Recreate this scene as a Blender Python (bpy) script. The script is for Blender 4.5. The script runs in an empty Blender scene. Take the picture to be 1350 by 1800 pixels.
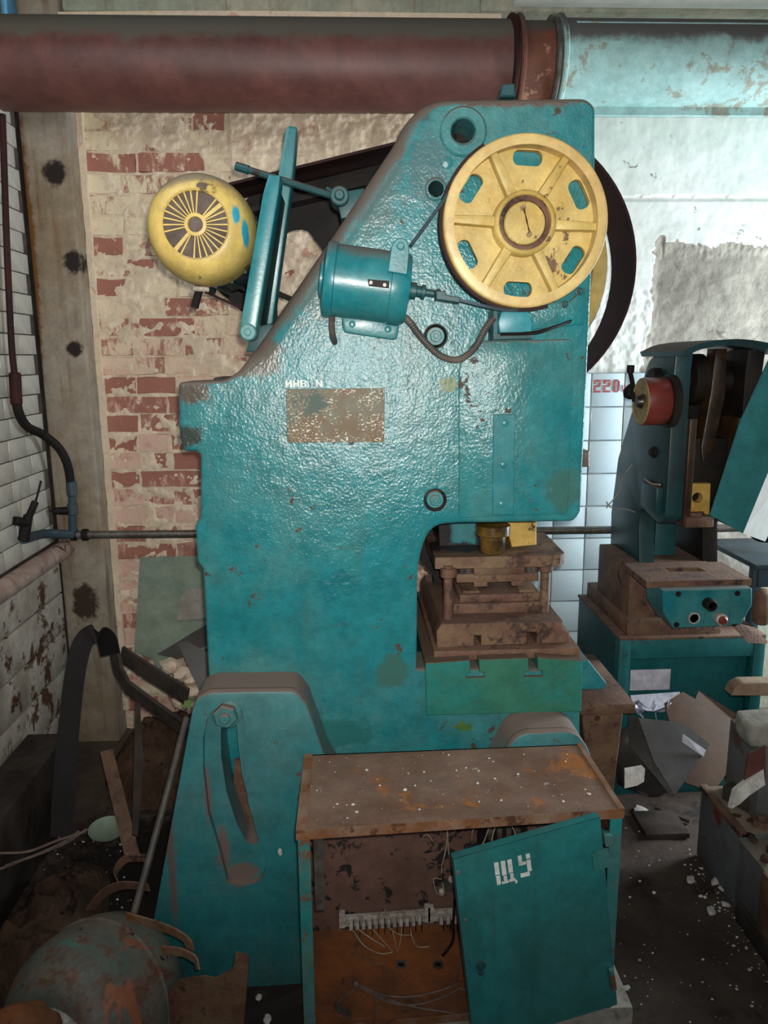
import bpy, bmesh, math, random
from mathutils import Vector, Matrix, noise as mnoise

S = bpy.context.scene
COL = S.collection
R = random.Random(7)

# ------------------------------------------------------------------ camera, light, exposure
F = 1350.0                                   # focal length in pixels of the 1350 x 1800 frame
CAM_H = 1.6
_y = Vector((615 - 675, 630 - 900, F)).normalized()          # room depth axis in camera terms
_d = Vector((60, (F * F - 3600) / 270.0, F)).normalized()    # down axis in camera terms
_x = _d.cross(_y)
AX = [Vector(_x), Vector(_y), Vector(-_d)]
cam_data = bpy.data.cameras.new('camera')
cam = bpy.data.objects.new('camera', cam_data)
COL.objects.link(cam)
cam_data.sensor_fit = 'VERTICAL'
cam_data.sensor_height = 36.0
cam_data.lens = 36.0 * F / 1800.0
cam_data.clip_start = 0.05
_r = Matrix(((AX[0][0], -AX[0][1], -AX[0][2]), (AX[1][0], -AX[1][1], -AX[1][2]), (AX[2][0], -AX[2][1], -AX[2][2])))
cam.matrix_world = Matrix.Translation((0, 0, CAM_H)) @ _r.to_4x4()
S.camera = cam

world = bpy.data.worlds.new('world')
S.world = world
world.use_nodes = True
world.node_tree.nodes['Background'].inputs[0].default_value = (0.80, 0.90, 1.0, 1)
world.node_tree.nodes['Background'].inputs[1].default_value = 0.06


def lamp(name, kind, loc, energy, color, look=None, **kw):
    d = bpy.data.lights.new(name, kind)
    d.energy = energy
    d.color = color
    for k, v in kw.items():
        setattr(d, k, v)
    o = bpy.data.objects.new(name, d)
    COL.objects.link(o)
    o.location = loc
    if look is not None:
        o.rotation_euler = (Vector(look) - Vector(loc)).to_track_quat('-Z', 'Y').to_euler()
    return o


lamp('phone_flash', 'SPOT', (0.02, 0.0, 1.63), 150, (1.0, 0.965, 0.91), look=(0.08, 2.0, 1.95),
     spot_size=math.radians(124), spot_blend=1.0, shadow_soft_size=0.012)
lamp('window_daylight_right', 'AREA', (2.75, 2.72, 1.25), 98, (0.84, 0.93, 1.0), look=(0.6, 3.25, 1.2),
     shape='RECTANGLE', size=0.8, size_y=1.3)
lamp('window_daylight_left', 'AREA', (-1.0, 1.2, 2.75), 9, (0.92, 0.96, 1.0), look=(-0.5, 3.2, 1.7),
     shape='RECTANGLE', size=0.9, size_y=0.7)
lamp('hall_daylight', 'AREA', (0.6, -3.0, 3.4), 36, (0.95, 0.97, 1.0), look=(0.2, 3.0, 1.7),
     shape='RECTANGLE', size=4.0, size_y=1.6)

S.view_settings.view_transform = 'Standard'
S.view_settings.look = 'None'
S.view_settings.gamma = 1.0
S.view_settings.exposure = 0.0
S.view_settings.use_curve_mapping = False


# ------------------------------------------------------------------ helpers
def ray(px, py):
    v = Vector((px - 675, py - 900, F))
    return Vector((v.dot(AX[0]), v.dot(AX[1]), v.dot(AX[2])))


def P(px, py, Y):
    """point of the vertical plane y = Y seen at that place of the photograph"""
    r = ray(px, py)
    t = Y / r[1]
    return Vector((r[0] * t, Y, r[2] * t + CAM_H))


def PZ(px, py, z):
    r = ray(px, py)
    t = (z - CAM_H) / r[2]
    return Vector((r[0] * t, r[1] * t, z))


def PX(px, py, x):
    r = ray(px, py)
    t = x / r[0]
    return Vector((x, r[1] * t, r[2] * t + CAM_H))


def thing(name, label, cat, loc=(0, 0, 0), group=None):
    o = bpy.data.objects.new(name, None)
    COL.objects.link(o)
    o.location = loc
    o.empty_display_size = 0.05
    tag(o, label, cat, group)
    return o


def tag(o, label, cat, group=None):
    o['label'] = label
    o['category'] = cat
    if group:
        o['group'] = group
    return o


def obj(name, bm, mat, parent=None, label=None, smooth=35, kind=None):
    me = bpy.data.meshes.new(name)
    bmesh.ops.recalc_face_normals(bm, faces=bm.faces[:])
    bm.to_mesh(me)
    bm.free()
    mats = mat if isinstance(mat, (list, tuple)) else [mat]
    for m in mats:
        me.materials.append(m)
    if smooth:
        me.polygons.foreach_set('use_smooth', [True] * len(me.polygons))
        me.set_sharp_from_angle(angle=math.radians(smooth))
    o = bpy.data.objects.new(name, me)
    COL.objects.link(o)
    if parent is not None:
        o.parent = parent
        if parent.type == 'EMPTY':
            o.location = -Vector(parent.location)
    if label:
        o['label'] = label
    if kind:
        o['kind'] = kind
    return o


def NB():
    return bmesh.new()


def fil(pts, n=6):
    """polygon from (x, y[, r]) points, corners with r rounded"""
    out = []
    m = len(pts)
    for i, p in enumerate(pts):
        if len(p) < 3:
            out.append((p[0], p[1]))
            continue
        a = Vector(pts[i - 1][:2])
        b = Vector(p[:2])
        c = Vector(pts[(i + 1) % m][:2])
        u, w = (a - b), (c - b)
        r1 = min(p[2], u.length * .48)
        r2 = min(p[2], w.length * .48)
        s, e = b + u.normalized() * r1, b + w.normalized() * r2
        for k in range(n + 1):
            t = k / n
            q = s * (1 - t) ** 2 + b * 2 * t * (1 - t) + e * t * t
            out.append((q.x, q.y))
    return out


def pix(pts, Y, n=6):
    """rounded photograph polygon -> list of (x, z) on plane Y"""
    res = []
    for q in fil(pts, n):
        p = P(q[0], q[1], Y)
        res.append((p.x, p.z))
    return res


def area2(poly):
    return sum(poly[i - 1][0] * poly[i][1] - poly[i][0] * poly[i - 1][1] for i in range(len(poly))) / 2


def inset(poly, d):
    if not isinstance(d, (int, float)):
        full = [inset(poly, 1e-4)[i] - Vector(poly[i]) for i in range(len(poly))]
        return [Vector(p) + f * (k / 1e-4) for p, f, k in zip(poly, full, d)]
    if abs(d) < 1e-9:
        return [Vector(p) for p in poly]
    sgn = 1 if area2(poly) > 0 else -1
    out = []
    m = len(poly)
    for i in range(m):
        a, b, c = Vector(poly[i - 1]), Vector(poly[i]), Vector(poly[(i + 1) % m])
        u = (b - a)
        w = (c - b)
        if u.length < 1e-9 or w.length < 1e-9:
            out.append(b)
            continue
        u.normalize()
        w.normalize()
        n1 = Vector((-u.y, u.x)) * sgn
        n2 = Vector((-w.y, w.x)) * sgn
        k = n1 + n2
        if k.length < 1e-6:
            out.append(b + n1 * d)
            continue
        k.normalize()
        out.append(b + k * min(d / max(k.dot(n1), .35), d * 2))
    return out


IDM = (Vector((0, 0, 0)), Vector((1, 0, 0)), Vector((0, 0, 1)), Vector((0, 1, 0)))  # origin, u, v, w


def rprism(bm, poly, y0, y1, r=0.0, n=3, holes=(), frame=IDM, back=True, hr=0.0):
    """plate of outline poly (u, v) from w = y0 (front, rounded by r) to w = y1; holes are outlines too"""
    o, U, V, W = frame
    mk = lambda q, w: bm.verts.new(o + U * q[0] + V * q[1] + W * w)

    def wall(A, B):
        m = len(A)
        for i in range(m):
            j = (i + 1) % m
            try:
                bm.faces.new((A[i], A[j], B[j], B[i]))
            except ValueError:
                pass

    def column(pl, rad):
        loops = [[mk(q, y1) for q in pl]]
        if callable(rad):
            rr = [rad(q[0], q[1]) for q in pl]
            for k in range(n + 1):
                a = k / n * math.pi / 2
                ins = inset(pl, [x * (1 - math.cos(a)) for x in rr])
                loops.append([mk(q, y0 + x * (1 - math.sin(a))) for q, x in zip(ins, rr)])
        elif rad > 0:
            for k in range(n + 1):
                a = k / n * math.pi / 2
                loops.append([mk(q, y0 + rad * (1 - math.sin(a))) for q in inset(pl, rad * (1 - math.cos(a)))])
        else:
            loops.append([mk(q, y0) for q in pl])
        for A, B in zip(loops, loops[1:]):
            wall(A, B)
        return loops[0], loops[-1]

    bl, fl = column([Vector(p) for p in poly], r)
    backs, fronts = [bl], [fl]
    for h in holes:
        b_, f_ = column([Vector(p) for p in h], -hr if hr else 0)
        if hr:
            pass
        backs.append(b_)
        fronts.append(f_)
    for group in ((fronts, True), (backs, back)):
        loops, use = group
        if not use:
            continue
        if len(loops) == 1 and len(loops[0]) <= 4:
            bm.faces.new(loops[0])
            continue
        ed = []
        for L in loops:
            for i in range(len(L)):
                e = bm.edges.get((L[i - 1], L[i]))
                if e:
                    ed.append(e)
        bmesh.ops.triangle_fill(bm, use_beauty=True, use_dissolve=False, edges=ed)


def box(bm, x0, x1, y0, y1, z0, z1, bev=0.0):
    vs = [bm.verts.new((x, y, z)) for x in (x0, x1) for y in (y0, y1) for z in (z0, z1)]
    return hexa(bm, vs, bev)


def hexa(bm, v, bev=0.0):
    v = [q if isinstance(q, bmesh.types.BMVert) else bm.verts.new(q) for q in v]
    fs = [bm.faces.new([v[i] for i in f]) for f in ((0, 1, 3, 2), (4, 6, 7, 5), (0, 4, 5, 1), (2, 3, 7, 6), (0, 2, 6, 4), (1, 5, 7, 3))]
    if bev:
        es = list({e for f in fs for e in f.edges})
        bmesh.ops.bevel(bm, geom=es, offset=bev, segments=2, profile=.5, affect='EDGES')


def frame_from(axis):
    w = Vector(axis).normalized()
    a = Vector((0, 0, 1)) if abs(w.z) < .9 else Vector((1, 0, 0))
    u = w.cross(a).normalized()
    v = u.cross(w).normalized()
    return u, v, w


def lathe(bm, o, axis, prof, seg=28, phase=0.0, caps=True):
    """profile [(radius, height along axis)]"""
    o = Vector(o)
    u, v, w = frame_from(axis)
    rings = []
    for r, h in prof:
        if r < 1e-6:
            rings.append([bm.verts.new(o + w * h)])
        else:
            rings.append([bm.verts.new(o + w * h + (u * math.cos(phase + 2 * math.pi * k / seg) + v * math.sin(phase + 2 * math.pi * k / seg)) * r) for k in range(seg)])
    for A, B in zip(rings, rings[1:]):
        for k in range(seg):
            j = (k + 1) % seg
            if len(A) == 1 and len(B) == 1:
                continue
            if len(A) == 1:
                bm.faces.new((A[0], B[j], B[k]))
            elif len(B) == 1:
                bm.faces.new((A[k], A[j], B[0]))
            else:
                bm.faces.new((A[k], A[j], B[j], B[k]))
    if caps:
        for L in (rings[0], rings[-1]):
            if len(L) > 2:
                bm.faces.new(L)


def cyl(bm, p0, p1, r, r1=None, seg=20, ch=0.0):
    p0, p1 = Vector(p0), Vector(p1)
    h = (p1 - p0).length
    r1 = r if r1 is None else r1
    if ch:
        prof = [(r - ch, 0), (r, ch), (r1, h - ch), (r1 - ch, h)]
    else:
        prof = [(r, 0), (r1, h)]
    lathe(bm, p0, p1 - p0, prof, seg)


def bolt(bm, p, axis, r, h, seg=6, washer=0.0, ph=0.3):
    """hexagon head on a washer, standing on p"""
    if washer:
        lathe(bm, p, axis, [(washer, 0), (washer, h * .18), (washer * .92, h * .25)], 20)
    lathe(bm, p, axis, [(r, 0), (r, h * .85), (r * .88, h)], seg, ph)
    lathe(bm, p, axis, [(r * .45, h), (r * .45, h * 1.35), (r * .35, h * 1.45)], 12)


def sm(pts, n=6, closed=False):
    pts = [Vector(p) for p in pts]
    out = []
    m = len(pts)
    rng = range(m) if closed else range(m - 1)
    for i in rng:
        if closed:
            a, b, c, d = pts[i - 1], pts[i], pts[(i + 1) % m], pts[(i + 2) % m]
        else:
            a = pts[i - 1] if i else pts[0] * 2 - pts[1]
            b, c = pts[i], pts[i + 1]
            d = pts[i + 2] if i + 2 < m else pts[-1] * 2 - pts[-2]
        for k in range(n):
            t = k / n
            out.append(.5 * ((2 * b) + (c - a) * t + (2 * a - 5 * b + 4 * c - d) * t * t + (3 * b - a - 3 * c + d) * t ** 3))
    if not closed:
        out.append(pts[-1])
    return out


def sweep(bm, pts, sec, up=None, closed=False):
    """sec: list of (side, normal) offsets or function i -> list; up: fixed side direction or None (transported)"""
    pts = [Vector(p) for p in pts]
    m = len(pts)
    side = None
    rings = []
    for i, p in enumerate(pts):
        if closed:
            t = pts[(i + 1) % m] - pts[i - 1]
        else:
            t = pts[min(i + 1, m - 1)] - pts[max(i - 1, 0)]
        t.normalize()
        if up is not None:
            s = Vector(up) - t * t.dot(Vector(up))
            s.normalize()
        else:
            if side is None:
                side = frame_from(t)[0]
            s = side - t * t.dot(side)
            s.normalize()
            side = s
        nrm = t.cross(s)
        q = sec(i) if callable(sec) else sec
        rings.append([bm.verts.new(p + s * a + nrm * b) for a, b in q])
    k = len(rings[0])
    for i in range(m if closed else m - 1):
        A, B = rings[i], rings[(i + 1) % m]
        for j in range(k):
            l = (j + 1) % k
            bm.faces.new((A[j], A[l], B[l], B[j]))
    if not closed:
        bm.faces.new(rings[0])
        bm.faces.new(rings[-1])


def circ(r, n=8):
    return [(r * math.cos(2 * math.pi * k / n), r * math.sin(2 * math.pi * k / n)) for k in range(n)]


def rect(w, t):
    return [(-w / 2, -t / 2), (w / 2, -t / 2), (w / 2, t / 2), (-w / 2, t / 2)]


def tube(bm, pts, r, n=8, smooth=6, closed=False):
    sweep(bm, sm(pts, smooth, closed) if smooth else pts, circ(r, n), None, closed)


def corrugated(bm, pts, r, pitch=.006):
    c = sm(pts, 40)
    d = [0]
    for a, b in zip(c, c[1:]):
        d.append(d[-1] + (b - a).length)
    n = int(d[-1] / pitch) * 2
    q = []
    k = 0
    for i in range(n + 1):
        s = d[-1] * i / n
        while k < len(d) - 2 and d[k + 1] < s:
            k += 1
        q.append(c[k].lerp(c[k + 1], (s - d[k]) / max(1e-9, d[k + 1] - d[k])))
    sweep(bm, q, lambda i: circ(r if i % 2 else r * .86, 10))


def plate(bm, pts, t, nrm=None):
    """flat polygon of 3D points with thickness t along its normal"""
    pts = [Vector(p) for p in pts]
    if nrm is None:
        nrm = Vector((0, 0, 0))
        for i in range(len(pts)):
            nrm += pts[i - 1].cross(pts[i])
        nrm.normalize()
    A = [bm.verts.new(p) for p in pts]
    B = [bm.verts.new(p + Vector(nrm) * t) for p in pts]
    m = len(pts)
    for i in range(m):
        bm.faces.new((A[i - 1], A[i], B[i], B[i - 1]))
    if m <= 4:
        bm.faces.new(A)
        bm.faces.new(B)
    else:
        for L in (A, B):
            bmesh.ops.triangle_fill(bm, use_beauty=True, use_dissolve=False, edges=[bm.edges.get((L[i - 1], L[i])) for i in range(m)])


def fbm(p, o=4):
    return mnoise.fractal(Vector(p), 1.0, 2.0, o)


def lump(bm, c, rad, seed=0, sub=2, amp=.25, fr=1.6, flat=None, rz=0.0):
    ret = bmesh.ops.create_icosphere(bm, subdivisions=sub, radius=1.0)
    rot = Matrix.Rotation(rz, 3, 'Z')
    for v in ret['verts']:
        d = 1 + amp * fbm(v.co * fr + Vector((seed * 7.3, seed * 3.1, 1.7)), 3)
        q = rot @ Vector((v.co.x * rad[0] * d, v.co.y * rad[1] * d, v.co.z * rad[2] * d))
        if flat is not None and q.z < flat * rad[2]:
            q.z = flat * rad[2]
        v.co = Vector(c) + q


# ------------------------------------------------------------------ materials
class NG:
    def __init__(self, name):
        self.m = bpy.data.materials.new(name)
        self.m.use_nodes = True
        self.t = self.m.node_tree
        self.n = self.t.nodes
        self.b = self.n['Principled BSDF']

    def new(self, kind, **kw):
        q = self.n.new(kind)
        for k, v in kw.items():
            setattr(q, k, v)
        return q

    def link(self, a, b):
        self.t.links.new(a, b)

    def noise(self, vec, scale, detail=5, rough=.6, dist=0.0, stretch=None):
        if stretch:
            mp = self.new('ShaderNodeMapping')
            mp.inputs['Scale'].default_value = stretch
            self.link(vec, mp.inputs[0])
            vec = mp.outputs[0]
        q = self.new('ShaderNodeTexNoise')
        q.inputs['Scale'].default_value = scale
        q.inputs['Detail'].default_value = detail
        q.inputs['Roughness'].default_value = rough
        q.inputs['Distortion'].default_value = dist
        self.link(vec, q.inputs['Vector'])
        return q.outputs['Fac']

    def step(self, val, a, b, o0=0.0, o1=1.0):
        q = self.new('ShaderNodeMapRange', interpolation_type='SMOOTHSTEP')
        q.inputs[1].default_value = a
        q.inputs[2].default_value = b
        q.inputs[3].default_value = o0
        q.inputs[4].default_value = o1
        self.link(val, q.inputs[0])
        return q.outputs[0]

    def math(self, op, a, b):
        q = self.new('ShaderNodeMath', operation=op)
        for i, v in enumerate((a, b)):
            if isinstance(v, (int, float)):
                q.inputs[i].default_value = v
            else:
                self.link(v, q.inputs[i])
        return q.outputs[0]

    def mix(self, fac, a, b):
        q = self.new('ShaderNodeMix', data_type='RGBA')
        ins = [q.inputs[0], q.inputs[6], q.inputs[7]]
        for i, v in zip(ins, (fac, a, b)):
            if isinstance(v, (int, float)):
                i.default_value = v
            elif isinstance(v, tuple):
                i.default_value = (*v, 1)
            else:
                self.link(v, i)
        return q.outputs[2]


def lin(r, g, b):
    f = lambda c: (c / 255 / 12.92) if c / 255 <= .04045 else ((c / 255 + .055) / 1.055) ** 2.4
    return (f(r), f(g), f(b))


def MAT(name, base, alt=None, s=3.0, chips=None, chip_s=18, chip_t=.62, chip_w=.03, streak=None, streak_amt=.6,
        rough=.5, rough2=None, metal=0.0, bump=.25, bump_s=90, bump_d=.004, bump2=0.0, dust=None, dust_lo=.3, dust_amt=1.0,
        specks=None, speck_t=.70, speck_s=120, spec=.5, marks=(), grime=(.74, 1.14), patches=()):
    g = NG(name)
    tc = g.new('ShaderNodeTexCoord')
    v = tc.outputs['Object']
    c = base
    if alt is not None:
        c = g.mix(g.step(g.noise(v, s, 7, .65), .38, .64), base, alt)
    if streak is not None:
        f = g.step(g.noise(v, 1.0, 6, .7, stretch=(26, 26, 1.6)), .5, .75, 0, streak_amt)
        c = g.mix(f, c, streak)
    r = None
    if chips is not None:
        n1 = g.noise(v, chip_s, 9, .7, .3)
        n2 = g.noise(v, chip_s * .16, 3, .5)
        f = g.step(g.math('ADD', n1, g.math('MULTIPLY', g.math('SUBTRACT', n2, .5), .5)), chip_t, chip_t + chip_w)
        c = g.mix(f, c, chips)
        r = f
    if specks is not None:
        f = g.step(g.noise(v, speck_s, 3, .6), speck_t, speck_t + .03)
        c = g.mix(f, c, specks)
    for pc, ps, pt, off in patches:                  # flaked areas of another colour
        f = g.step(g.noise(v, ps, 8, .65, .4, stretch=(1, 1, off)), pt, pt + .06)
        c = g.mix(f, c, pc)
    if grime:
        k = g.step(g.noise(v, 13, 9, .78), .30, .70, grime[0], grime[1])
        if isinstance(c, tuple):
            c = g.mix(0.0, c, c)
        q = g.new('ShaderNodeVectorMath', operation='SCALE')
        g.link(c, q.inputs[0])
        g.link(k, q.inputs['Scale'])
        c = q.outputs[0]
    for cen, rad, mc in marks:                       # stains and chips with a shape and place of their own
        mp = g.new('ShaderNodeMapping')
        mp.inputs['Location'].default_value = [-cen[i] / rad[i] for i in range(3)]
        mp.inputs['Scale'].default_value = [1 / rad[i] for i in range(3)]
        g.link(v, mp.inputs[0])
        ln = g.new('ShaderNodeVectorMath', operation='LENGTH')
        g.link(mp.outputs[0], ln.inputs[0])
        f = g.step(g.math('ADD', ln.outputs['Value'], g.math('MULTIPLY', g.math('SUBTRACT', g.noise(v, 26, 8, .75), .5), 1.6)), .62, 1.08, 1, 0)
        c = g.mix(f, c, mc)
    rr = rough
    if dust is not None:
        geo = g.new('ShaderNodeNewGeometry')
        sp = g.new('ShaderNodeSeparateXYZ')
        g.link(geo.outputs['Normal'], sp.inputs[0])
        nn = g.math('ADD', sp.outputs[2], g.math('MULTIPLY', g.math('SUBTRACT', g.noise(v, 9, 5, .7), .5), .7))
        f = g.step(nn, dust_lo, dust_lo + .35, 0, dust_amt)
        c = g.mix(f, c, dust)
        q = g.new('ShaderNodeMix', data_type='FLOAT')
        g.link(f, q.inputs[0])
        q.inputs[2].default_value = rough
        q.inputs[3].default_value = .9
        rr = q.outputs[0]
    if isinstance(c, tuple):
        g.b.inputs['Base Color'].default_value = (*c, 1)
    else:
        g.link(c, g.b.inputs['Base Color'])
    if r is not None and rough2 is not None:
        q = g.new('ShaderNodeMix', data_type='FLOAT')
        g.link(r, q.inputs[0])
        if isinstance(rr, float):
            q.inputs[2].default_value = rr
        else:
            g.link(rr, q.inputs[2])
        q.inputs[3].default_value = rough2
        rr = q.outputs[0]
    if isinstance(rr, float):
        g.b.inputs['Roughness'].default_value = rr
    else:
        g.link(rr, g.b.inputs['Roughness'])
    g.b.inputs['Metallic'].default_value = metal
    g.b.inputs['Specular IOR Level'].default_value = spec
    if bump:
        h = g.noise(v, bump_s, 4, .55)
        if bump2:
            h = g.math('ADD', h, g.math('MULTIPLY', g.noise(v, bump_s * .18, 3, .5), bump2))
        bp = g.new('ShaderNodeBump')
        bp.inputs['Strength'].default_value = bump
        bp.inputs['Distance'].default_value = bump_d
        g.link(h, bp.inputs['Height'])
        g.link(bp.outputs[0], g.b.inputs['Normal'])
    return g.m


TEAL = lin(34, 122, 128)
TEAL2 = lin(66, 126, 126)
RUST = lin(92, 56, 38)
RUSTD = lin(58, 38, 30)
DUST = lin(112, 100, 90)
BM = [(P(*q, 1.85), (rx, .3, rz), c) for q, rx, rz, c in (
    ((640, 300), .10, .16, lin(74, 104, 102)), ((545, 470), .10, .14, lin(78, 104, 100)), ((450, 625), .07, .06, lin(92, 92, 84)), ((340, 690), .05, .03, lin(86, 80, 72)),
    ((333, 765), .035, .03, lin(58, 66, 62)), ((750, 300), .05, .09, lin(64, 104, 106)), ((890, 172), .22, .022, lin(96, 82, 72)), ((735, 190), .04, .03, lin(70, 92, 90)),
    ((990, 860), .05, .06, lin(62, 108, 102)), ((690, 1180), .05, .05, lin(58, 104, 96)), ((590, 1290), .12, .05, lin(46, 108, 106)))]
m_body = MAT('teal_cast_paint', TEAL, TEAL2, 4, chips=lin(70, 60, 46), chip_s=30, chip_t=.65, rough=.2, rough2=.7, bump=.30, bump_s=165, bump_d=.005,
             bump2=1.8, dust=lin(98, 86, 76), dust_lo=.12, streak=lin(70, 104, 98), streak_amt=.55, marks=BM)
m_teal = MAT('teal_paint', lin(26, 116, 124), TEAL2, 5, chips=lin(66, 62, 52), chip_s=30, chip_t=.72, rough=.32, rough2=.7, bump=.08, bump_s=120, dust=lin(100, 90, 80), dust_lo=.55, dust_amt=.8)
m_stand = MAT('teal_stand_paint', lin(44, 122, 126), lin(74, 122, 122), 3, chips=lin(84, 78, 68), chip_s=34, chip_t=.70, rough=.42, rough2=.8, bump=.12, bump_s=60,
              dust=lin(120, 104, 94), dust_lo=.22, streak=lin(86, 110, 106), streak_amt=.5,
              marks=[(P(424, 1535, 1.75), (.050, .03, .034), lin(116, 100, 92)), (P(392, 1490, 1.75), (.018, .03, .07), lin(112, 98, 90)), (P(366, 1400, 1.75), (.010, .03, .10), lin(104, 98, 92)), (P(300, 1500, 1.73), (.012, .03, .25), lin(100, 96, 90))])
m_bed = MAT('bed_green_paint', lin(20, 124, 122), lin(48, 112, 90), 4, chips=lin(80, 70, 48), chip_s=22, chip_t=.66, rough=.5, bump=.2, bump_s=80, dust=lin(88, 68, 52), dust_lo=.5)
m_dark_teal = MAT('dark_teal_paint', lin(24, 78, 82), lin(34, 70, 72), 3, chips=lin(44, 36, 30), chip_s=12, chip_t=.58, chip_w=.06, rough=.5, bump=.15, bump_s=70, dust=lin(70, 62, 54), dust_lo=.45)
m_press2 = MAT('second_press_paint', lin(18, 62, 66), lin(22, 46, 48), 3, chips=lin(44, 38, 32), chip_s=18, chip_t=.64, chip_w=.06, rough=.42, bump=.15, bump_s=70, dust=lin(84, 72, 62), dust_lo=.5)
m_yellow = MAT('yellow_paint', lin(200, 176, 106), lin(188, 158, 80), 9, chips=lin(104, 76, 48), chip_s=30, chip_t=.64, rough=.5, bump=.45, bump_s=55, bump_d=.004, streak=lin(170, 130, 70), streak_amt=.3)
m_yellow_rim = MAT('yellow_rim_paint', lin(206, 182, 118), lin(202, 170, 108), 7, chips=lin(130, 84, 56), chip_s=34, chip_t=.72, rough=.4, bump=.1, bump_s=60)
m_motor = MAT('motor_yellow_paint', lin(214, 188, 108), lin(196, 164, 88), 5, chips=lin(92, 80, 66), chip_s=14, chip_t=.62, chip_w=.06, rough=.45, bump=.1, bump_s=60, dust=lin(128, 116, 96), dust_lo=.35, dust_amt=.9)
m_maroon = MAT('maroon_paint', lin(108, 66, 60), lin(92, 56, 50), 3, rough=.5, bump=.06, bump_s=30, streak=lin(84, 52, 42), streak_amt=.6, specks=lin(160, 130, 116), speck_t=.78, speck_s=40, dust=lin(92, 88, 78), dust_lo=.12)
m_guard = MAT('guard_dark_paint', lin(54, 26, 24), lin(36, 18, 16), 4, rough=.7, spec=.25, bump=.1, bump_s=40)
m_black = MAT('black_rubber', lin(20, 18, 18), lin(30, 26, 24), 6, rough=.7, spec=.25, bump=.15, bump_s=80)
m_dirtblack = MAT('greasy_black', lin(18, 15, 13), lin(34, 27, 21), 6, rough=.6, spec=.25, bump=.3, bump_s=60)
m_rust = MAT('rust_brown', lin(98, 66, 54), lin(116, 90, 66), 12, chips=lin(54, 36, 30), chip_s=22, chip_t=.54, chip_w=.12, rough=.7, bump=.5, bump_s=110, dust=lin(96, 74, 62), dust_lo=.5, dust_amt=.4, specks=lin(136, 112, 92), speck_t=.68, speck_s=60)
m_rustplate = MAT('rusty_plate', lin(112, 90, 66), lin(92, 58, 44), 9, chips=lin(62, 40, 32), chip_s=24, chip_t=.56, chip_w=.12, rough=.7, bump=.4, bump_s=120)
m_orange = MAT('rust_orange', lin(150, 88, 42), lin(112, 70, 46), 6, chips=lin(66, 44, 32), chip_s=16, chip_t=.55, chip_w=.1, rough=.8, bump=.4, bump_s=110, specks=lin(190, 176, 160), speck_t=.77, speck_s=90)
m_top = MAT('rusty_cabinet_top', lin(124, 98, 82), lin(110, 78, 60), 6, chips=lin(158, 98, 42), chip_s=9, chip_t=.565, chip_w=.10, rough=.72, bump=.35, bump_s=90, specks=lin(150, 140, 128), speck_t=.68, speck_s=50, streak=None)
m_cabframe = MAT('cabinet_frame_paint', lin(34, 122, 120), lin(92, 116, 108), 6, chips=lin(116, 76, 48), chip_s=14, chip_t=.56, chip_w=.07, rough=.55, bump=.2, bump_s=90)
m_rustedge = MAT('rusty_edge', lin(124, 78, 46), lin(132, 110, 90), 12, chips=lin(84, 52, 36), chip_s=30, chip_t=.55, chip_w=.08, rough=.75, bump=.35, bump_s=120)
m_inside = MAT('cabinet_inside', lin(108, 80, 70), lin(98, 70, 60), 6, chips=lin(30, 29, 30), chip_s=22, chip_t=.54, chip_w=.03, rough=.65, bump=.2, bump_s=80)
m_door = MAT('cabinet_door_paint', lin(40, 122, 122), lin(50, 112, 110), 3, chips=lin(70, 76, 66), chip_s=16, chip_t=.70, chip_w=.05, rough=.36, bump=.06, bump_s=20, streak=lin(48, 88, 82), streak_amt=.45)
m_white = MAT('white_stencil_paint', lin(226, 228, 222), lin(200, 206, 200), 60, rough=.6, bump=0)
m_redtext = MAT('red_stencil_paint', lin(150, 60, 56), lin(170, 96, 92), 60, rough=.6, bump=0)
m_steel = MAT('grey_steel', lin(120, 116, 110), lin(94, 86, 78), 20, rough=.38, metal=.6, bump=.15, bump_s=120)
m_zinc = MAT('terminal_zinc', lin(196, 190, 180), lin(150, 140, 128), 60, rough=.5, metal=.1, bump=.1, bump_s=200)
m_wire = MAT('pale_wire', lin(178, 164, 142), lin(150, 132, 108), 30, rough=.6, bump=0)
m_greywire = MAT('grey_cable', lin(120, 104, 96), lin(98, 82, 74), 30, rough=.6, bump=.1, bump_s=100)
m_conduit = MAT('conduit_dusty', lin(70, 66, 62), lin(96, 88, 80), 10, rough=.55, bump=.1, bump_s=100)
m_green = MAT('green_patch_paint', lin(66, 112, 50), lin(92, 110, 58), 30, rough=.5, bump=.1)
m_olive = MAT('olive_patch_paint', lin(92, 116, 72), lin(112, 120, 80), 30, rough=.35, bump=.2)
m_tealpatch = MAT('teal_patch_paint', lin(20, 108, 118), lin(26, 116, 120), 10, rough=.3, bump=.4, bump_s=75, bump_d=.006)
m_cyan = MAT('cyan_chip_paint', lin(40, 150, 180), lin(50, 150, 170), 20, rough=.45, bump=0)
m_plaster = MAT('whitewash_plaster', lin(214, 196, 170), lin(224, 206, 182), 3.0, chips=lin(196, 150, 132), chip_s=12, chip_t=.58, chip_w=.12, rough=.92, bump=.6, bump_s=70, bump_d=.008, spec=.2, grime=(.84, 1.08))
m_wallwhite = MAT('white_wall_plaster', lin(234, 236, 232), lin(218, 226, 218), 3, chips=lin(150, 146, 138), chip_s=16, chip_t=.665, chip_w=.03, rough=.85, bump=.25, bump_s=30, bump_d=.005, spec=.25, grime=(.90, 1.06), streak=lin(206, 206, 200), streak_amt=.3)
m_cement = MAT('grey_cement', lin(142, 138, 128), lin(160, 156, 144), 3, chips=lin(120, 114, 104), chip_s=14, chip_t=.62, chip_w=.1, rough=.9, bump=.5, bump_s=22, bump_d=.01, spec=.2)
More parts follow.
